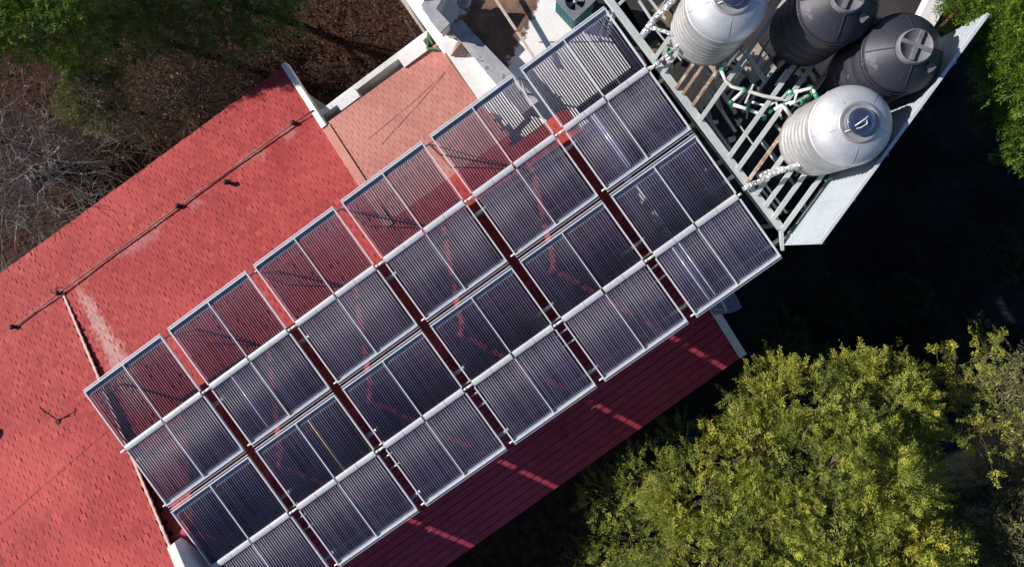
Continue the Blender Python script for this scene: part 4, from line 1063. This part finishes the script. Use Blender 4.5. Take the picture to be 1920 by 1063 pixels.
# big feathery tree, lower right
lb = [lobe(1500, 770, 7.6, 110, 80), lobe(1610, 760, 7.4, 115, 80), lobe(1668, 790, 7.0, 72, 85), lobe(1560, 880, 8.4, 150, 110), lobe(1655, 900, 7.4, 95, 105), lobe(1410, 850, 7.9, 95, 75),
      lobe(1330, 930, 7.6, 110, 75), lobe(1470, 970, 8.0, 140, 100), lobe(1275, 1015, 7.3, 78, 62), lobe(1620, 1010, 7.8, 150, 110), lobe(1370, 1060, 7.9, 130, 100), lobe(1725, 1005, 6.8, 75, 85), lobe(1500, 1110, 7.4, 150, 110), lobe(1700, 1110, 7.0, 120, 110), lobe(1250, 1110, 7.2, 70, 70), lobe(1450, 730, 7.6, 70, 45), lobe(1640, 710, 7.2, 60, 40), lobe(1700, 730, 6.6, 30, 45)]
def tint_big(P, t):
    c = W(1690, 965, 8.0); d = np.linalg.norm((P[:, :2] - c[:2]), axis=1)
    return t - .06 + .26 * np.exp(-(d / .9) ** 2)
b0 = W(1560, 930, 0)
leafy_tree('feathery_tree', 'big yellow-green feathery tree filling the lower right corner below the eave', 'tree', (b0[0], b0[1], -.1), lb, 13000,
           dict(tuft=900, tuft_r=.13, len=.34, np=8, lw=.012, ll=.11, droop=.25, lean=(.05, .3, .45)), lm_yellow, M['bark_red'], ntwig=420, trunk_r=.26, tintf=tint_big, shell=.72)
# sprays and shrub in the shade between eave and tree
leafy_tree('shaded_shrub', 'dark shrub in the shadow under the eave beside the big feathery tree', 'shrub', (*W(1220, 880, 0)[:2], -.1), [lobe(1215, 890, 5.9, 55, 50), lobe(1150, 930, 4.8, 60, 50), lobe(1180, 1010, 4.4, 80, 50), lobe(1120, 1060, 3.8, 60, 40), lobe(1290, 820, 4.4, 50, 40)], 1100,
           dict(len=.36, np=8, lw=.012, ll=.11), lm_yellow, M['bark_red'], ntwig=60, trunk_r=.08, tintf=lambda P, t: t - .12)
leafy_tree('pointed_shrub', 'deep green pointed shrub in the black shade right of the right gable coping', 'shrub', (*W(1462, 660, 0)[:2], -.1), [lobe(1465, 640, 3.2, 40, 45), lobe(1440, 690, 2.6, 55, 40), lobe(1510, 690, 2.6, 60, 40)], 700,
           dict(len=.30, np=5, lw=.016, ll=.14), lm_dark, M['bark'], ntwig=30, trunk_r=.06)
# tree at the right edge, half bare
rb = (*W(1925, 880, 0)[:2], -.1)
lb = [lobe(1900, 960, 7.0, 90, 80), lobe(1880, 1040, 7.2, 100, 70), lobe(1935, 880, 7.4, 55, 60), lobe(1830, 1070, 6.6, 60, 45), lobe(1905, 700, 8.2, 26, 30), lobe(1880, 725, 7.8, 20, 16), lobe(1925, 760, 8.0, 30, 30)]
te = leafy_tree('thinning_tree', 'half bare grey-green tree at the right edge beside the big feathery tree', 'tree', rb, lb, 1700,
                dict(len=.40, np=6, lw=.018, ll=.17), lm_dull, M['bark_red'], ntwig=60, trunk_r=.16, tintf=lambda P, t: t - .12)
m = MB(); TP = []
for k in range(8):
    s_ = W(1945 - rng.uniform(0, 40), rng.uniform(790, 880), 6.8); e_ = W(rng.uniform(1850, 1915), rng.uniform(680, 830), 7.9)
    TP += branch_net(m, s_, e_ - s_, float(np.linalg.norm(e_ - s_)) * .8, .018, 2, 4, .5, .0055)
m.build('bare_branches', M['bark_red'], te)
P = np.repeat(np.array([p for p, d in TP]), 5, 0); P = P + rng.normal(0, .09, P.shape); D = np.repeat(np.array([d for p, d in TP]), 5, 0)
q, tt = sprays(P, D + rng.normal(0, .4, D.shape), .24, 6, .012, .10, np.clip(rng.normal(.5, .2, len(P)), 0, 1)); np_mesh('leaves', q, 4, lm_yellow, te, tt)
# bright conifer, top right
lb = [lobe(1850, 20, 9.0, 60, 40, .75), lobe(1905, 60, 9.5, 65, 60, .8), lobe(1880, 105, 9.1, 45, 40, .75), lobe(1905, 150, 9.3, 42, 50, .8), lobe(1828, 18, 8.7, 42, 34, .75), lobe(1930, 240, 8.6, 40, 60, .8), lobe(1960, 80, 9.7, 80, 80, .9), lobe(1850, -30, 9.2, 70, 50, .8)]
leafy_tree('bright_conifer', 'bright green needle tree in full sun at the top right corner', 'tree', (*W(1930, 60, 0)[:2], -.1), lb, 5200,
           dict(tuft=430, tuft_r=.11, len=.22, np=6, lw=.012, ll=.13, droop=.12, spread=.8), lm_pine, M['bark'], ntwig=90, trunk_r=.2, tintf=lambda P, t: t + .14)
leafy_tree('young_conifer', 'small dark conifer in the shade under the bright one at the right edge', 'tree', (*W(1850, 215, 0)[:2], -.1), [lobe(1835, 215, 5.4, 22, 20), lobe(1860, 225, 5.2, 24, 20), lobe(1875, 250, 5.0, 18, 16), lobe(1905, 280, 5.4, 22, 25)], 520,
           dict(len=.22, np=5, lw=.013, ll=.12), lm_dark, M['bark'], ntwig=24, trunk_r=.07)
# pines, top left
lb = [lobe(60, 30, 6.5, 80, 60), lobe(140, 60, 5.8, 75, 60), lobe(20, 70, 5.9, 55, 40), lobe(170, 110, 4.7, 45, 28), lobe(-40, 20, 6.5, 90, 80), lobe(110, -20, 6.9, 110, 60), lobe(210, 20, 5.4, 55, 50)]
leafy_tree('sunlit_pine', 'dense green pine with sunlit left side in the top left corner', 'tree', (*W(80, 10, 0)[:2], -.1), lb, 5200,
           dict(tuft=450, tuft_r=.13, len=.24, np=6, lw=.012, ll=.15, droop=.15, spread=.8), lm_pine2, M['bark'], ntwig=80, trunk_r=.2, tintf=lambda P, t: t + .10)
lb = [lobe(290, 15, 5.4, 70, 50), lobe(390, 20, 4.9, 65, 55), lobe(470, 30, 4.2, 60, 50), lobe(540, 15, 3.9, 40, 35), lobe(420, 70, 4.0, 55, 34), lobe(340, -30, 5.6, 110, 50), lobe(480, -35, 4.8, 100, 45), lobe(250, 60, 4.2, 60, 50), lobe(340, 60, 3.9, 60, 36), lobe(500, 70, 3.6, 40, 26)]
leafy_tree('shadowy_pine', 'dark pine along the top edge right of the sunlit pine', 'tree', (*W(400, -10, 0)[:2], -.1), lb, 4200,
           dict(tuft=380, tuft_r=.13, len=.24, np=6, lw=.012, ll=.15, droop=.15, spread=.8), lm_shade, M['bark'], ntwig=70, trunk_r=.18, tintf=lambda P, t: t + .05)
lb = [lobe(-170, 230, 3.2, 70, 60), lobe(-200, 310, 3.2, 70, 60), lobe(-240, 250, 3.4, 80, 70)]  # unseen tree, added to throw shade on the soil at the left
leafy_tree('added_shade_tree', 'unseen tree added just outside the left edge to shade the soil', 'tree', (*W(-170, 210, 0)[:2], -.1), lb, 1800,
           dict(len=.40, np=6, lw=.018, ll=.16), lm_shade, M['bark'], ntwig=30, trunk_r=.15)
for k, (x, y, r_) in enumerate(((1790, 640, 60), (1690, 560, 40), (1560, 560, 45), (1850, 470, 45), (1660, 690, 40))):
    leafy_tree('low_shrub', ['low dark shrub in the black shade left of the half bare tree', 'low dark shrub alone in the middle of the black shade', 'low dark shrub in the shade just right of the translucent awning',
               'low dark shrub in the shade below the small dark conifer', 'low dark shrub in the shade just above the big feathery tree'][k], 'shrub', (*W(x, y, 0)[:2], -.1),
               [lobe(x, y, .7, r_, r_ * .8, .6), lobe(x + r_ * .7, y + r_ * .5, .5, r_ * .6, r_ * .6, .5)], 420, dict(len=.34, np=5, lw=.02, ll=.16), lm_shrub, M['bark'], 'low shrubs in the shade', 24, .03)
# olive bush
leafy_tree('olive_bush', 'rounded dull olive bush among bare shrubs on the left', 'shrub', (*W(180, 200, 0)[:2], -.1), [lobe(175, 180, 4.3, 55, 45), lobe(200, 215, 4.1, 48, 35), lobe(150, 200, 4.0, 40, 35), lobe(205, 160, 4.0, 40, 30)], 1500,
           dict(len=.22, np=5, lw=.012, ll=.09), lm_dull, M['bark_grey'], ntwig=140, trunk_r=.06, tintf=lambda P, t: t - .05)
# bare shrubs
def bare_tree(name, label, base, spots, mat, rad, depth, nsub, jit, leaves=0, lmat=None, group=None):
    t = thing(name, label, 'shrub', tuple(base), 0, group)
    m = MB(); b = np.array(base, float); tips = []
    for (x, y, z) in spots:
        e = W(x, y, z); d = e - b
        tips += branch_net(m, b + rng.normal(0, .06, 3), d, float(np.linalg.norm(d)) * .8, rad, depth, nsub, jit, .0095, .45, .20)
    m.build('branches', mat, t)
    if leaves:
        pk = rng.choice(len(tips), leaves); P = np.array([tips[i][0] for i in pk]) + rng.normal(0, .08, (leaves, 3)); D = np.array([tips[i][1] for i in pk])
        q, tt = sprays(P, D, .10, 2, .02, .07, rng.uniform(.3, 1, leaves)); np_mesh('leaves', q, 4, lmat, t, tt)
    return t
bare_tree('bare_tree', 'bare grey tree with crooked branches at the left beside the roof', (*W(95, 330, -1.2)[:2], -.1),
          [(60, 215, 3.2), (20, 240, 3.0), (140, 240, 3.2), (20, 330, 3.0), (90, 290, 3.8), (160, 300, 3.2), (60, 390, 3.0), (120, 400, 3.0), (200, 255, 2.6), (100, 130, 3.2), (10, 190, 2.8), (130, 350, 3.6), (50, 300, 3.6), (90, 420, 2.8), (190, 350, 2.4)], M['bark_grey'], .060, 3, 4, .55)
lm_autumn = leaf_mat('yellow_autumn_leaf', [(0, (.16, .13, .03)), (.5, (.30, .21, .03)), (1, (.38, .16, .03))])
bare_tree('twiggy_shrub', 'brown twiggy shrub with a few yellow leaves beside the upper roof edge', (*W(330, 190, -0.5)[:2], -.1),
          [(280, 120, 3.1), (330, 110, 3.3), (390, 100, 3.1), (260, 170, 2.9), (300, 200, 3.1), (360, 170, 3.5), (420, 140, 2.9), (330, 250, 2.7), (280, 240, 2.7), (400, 190, 2.9), (250, 220, 2.5), (450, 110, 2.7), (340, 150, 3.7), (310, 280, 2.3)], M['bark_red'], .040, 3, 5, .6, 700, lm_autumn)
# fallen leaves on the soil
nl = 7000
px = np.concatenate([rng.uniform(420, 860, nl // 2), rng.uniform(-20, 560, nl // 2)]); py = np.concatenate([rng.uniform(-20, 260, nl // 2), rng.uniform(-20, 480, nl // 2)])
c = np.array([W(x, y, .10) for x, y in zip(px, py)]); a = rng.uniform(0, 6.28, nl); s_ = rng.uniform(.03, .075, nl)
d1 = np.stack([np.cos(a), np.sin(a), rng.normal(0, .35, nl)], 1) * s_[:, None]; d2 = np.stack([-np.sin(a), np.cos(a), rng.normal(0, .35, nl)], 1) * (s_ * .55)[:, None]
q = np.stack([c - d1, c + d2, c + d1, c - d2], 1).reshape(-1, 3)
lm_litter = leaf_mat('dry_brown_leaf', [(0, (.030, .013, .009)), (.5, (.065, .030, .018)), (1, (.13, .068, .042))], .9, .05)
o = np_mesh('fallen_leaves', q, 4, lm_litter, None, rng.uniform(0, 1, nl)); tag(o, 'dry brown fallen leaves scattered over the soil above the house', 'leaves', kind='stuff')
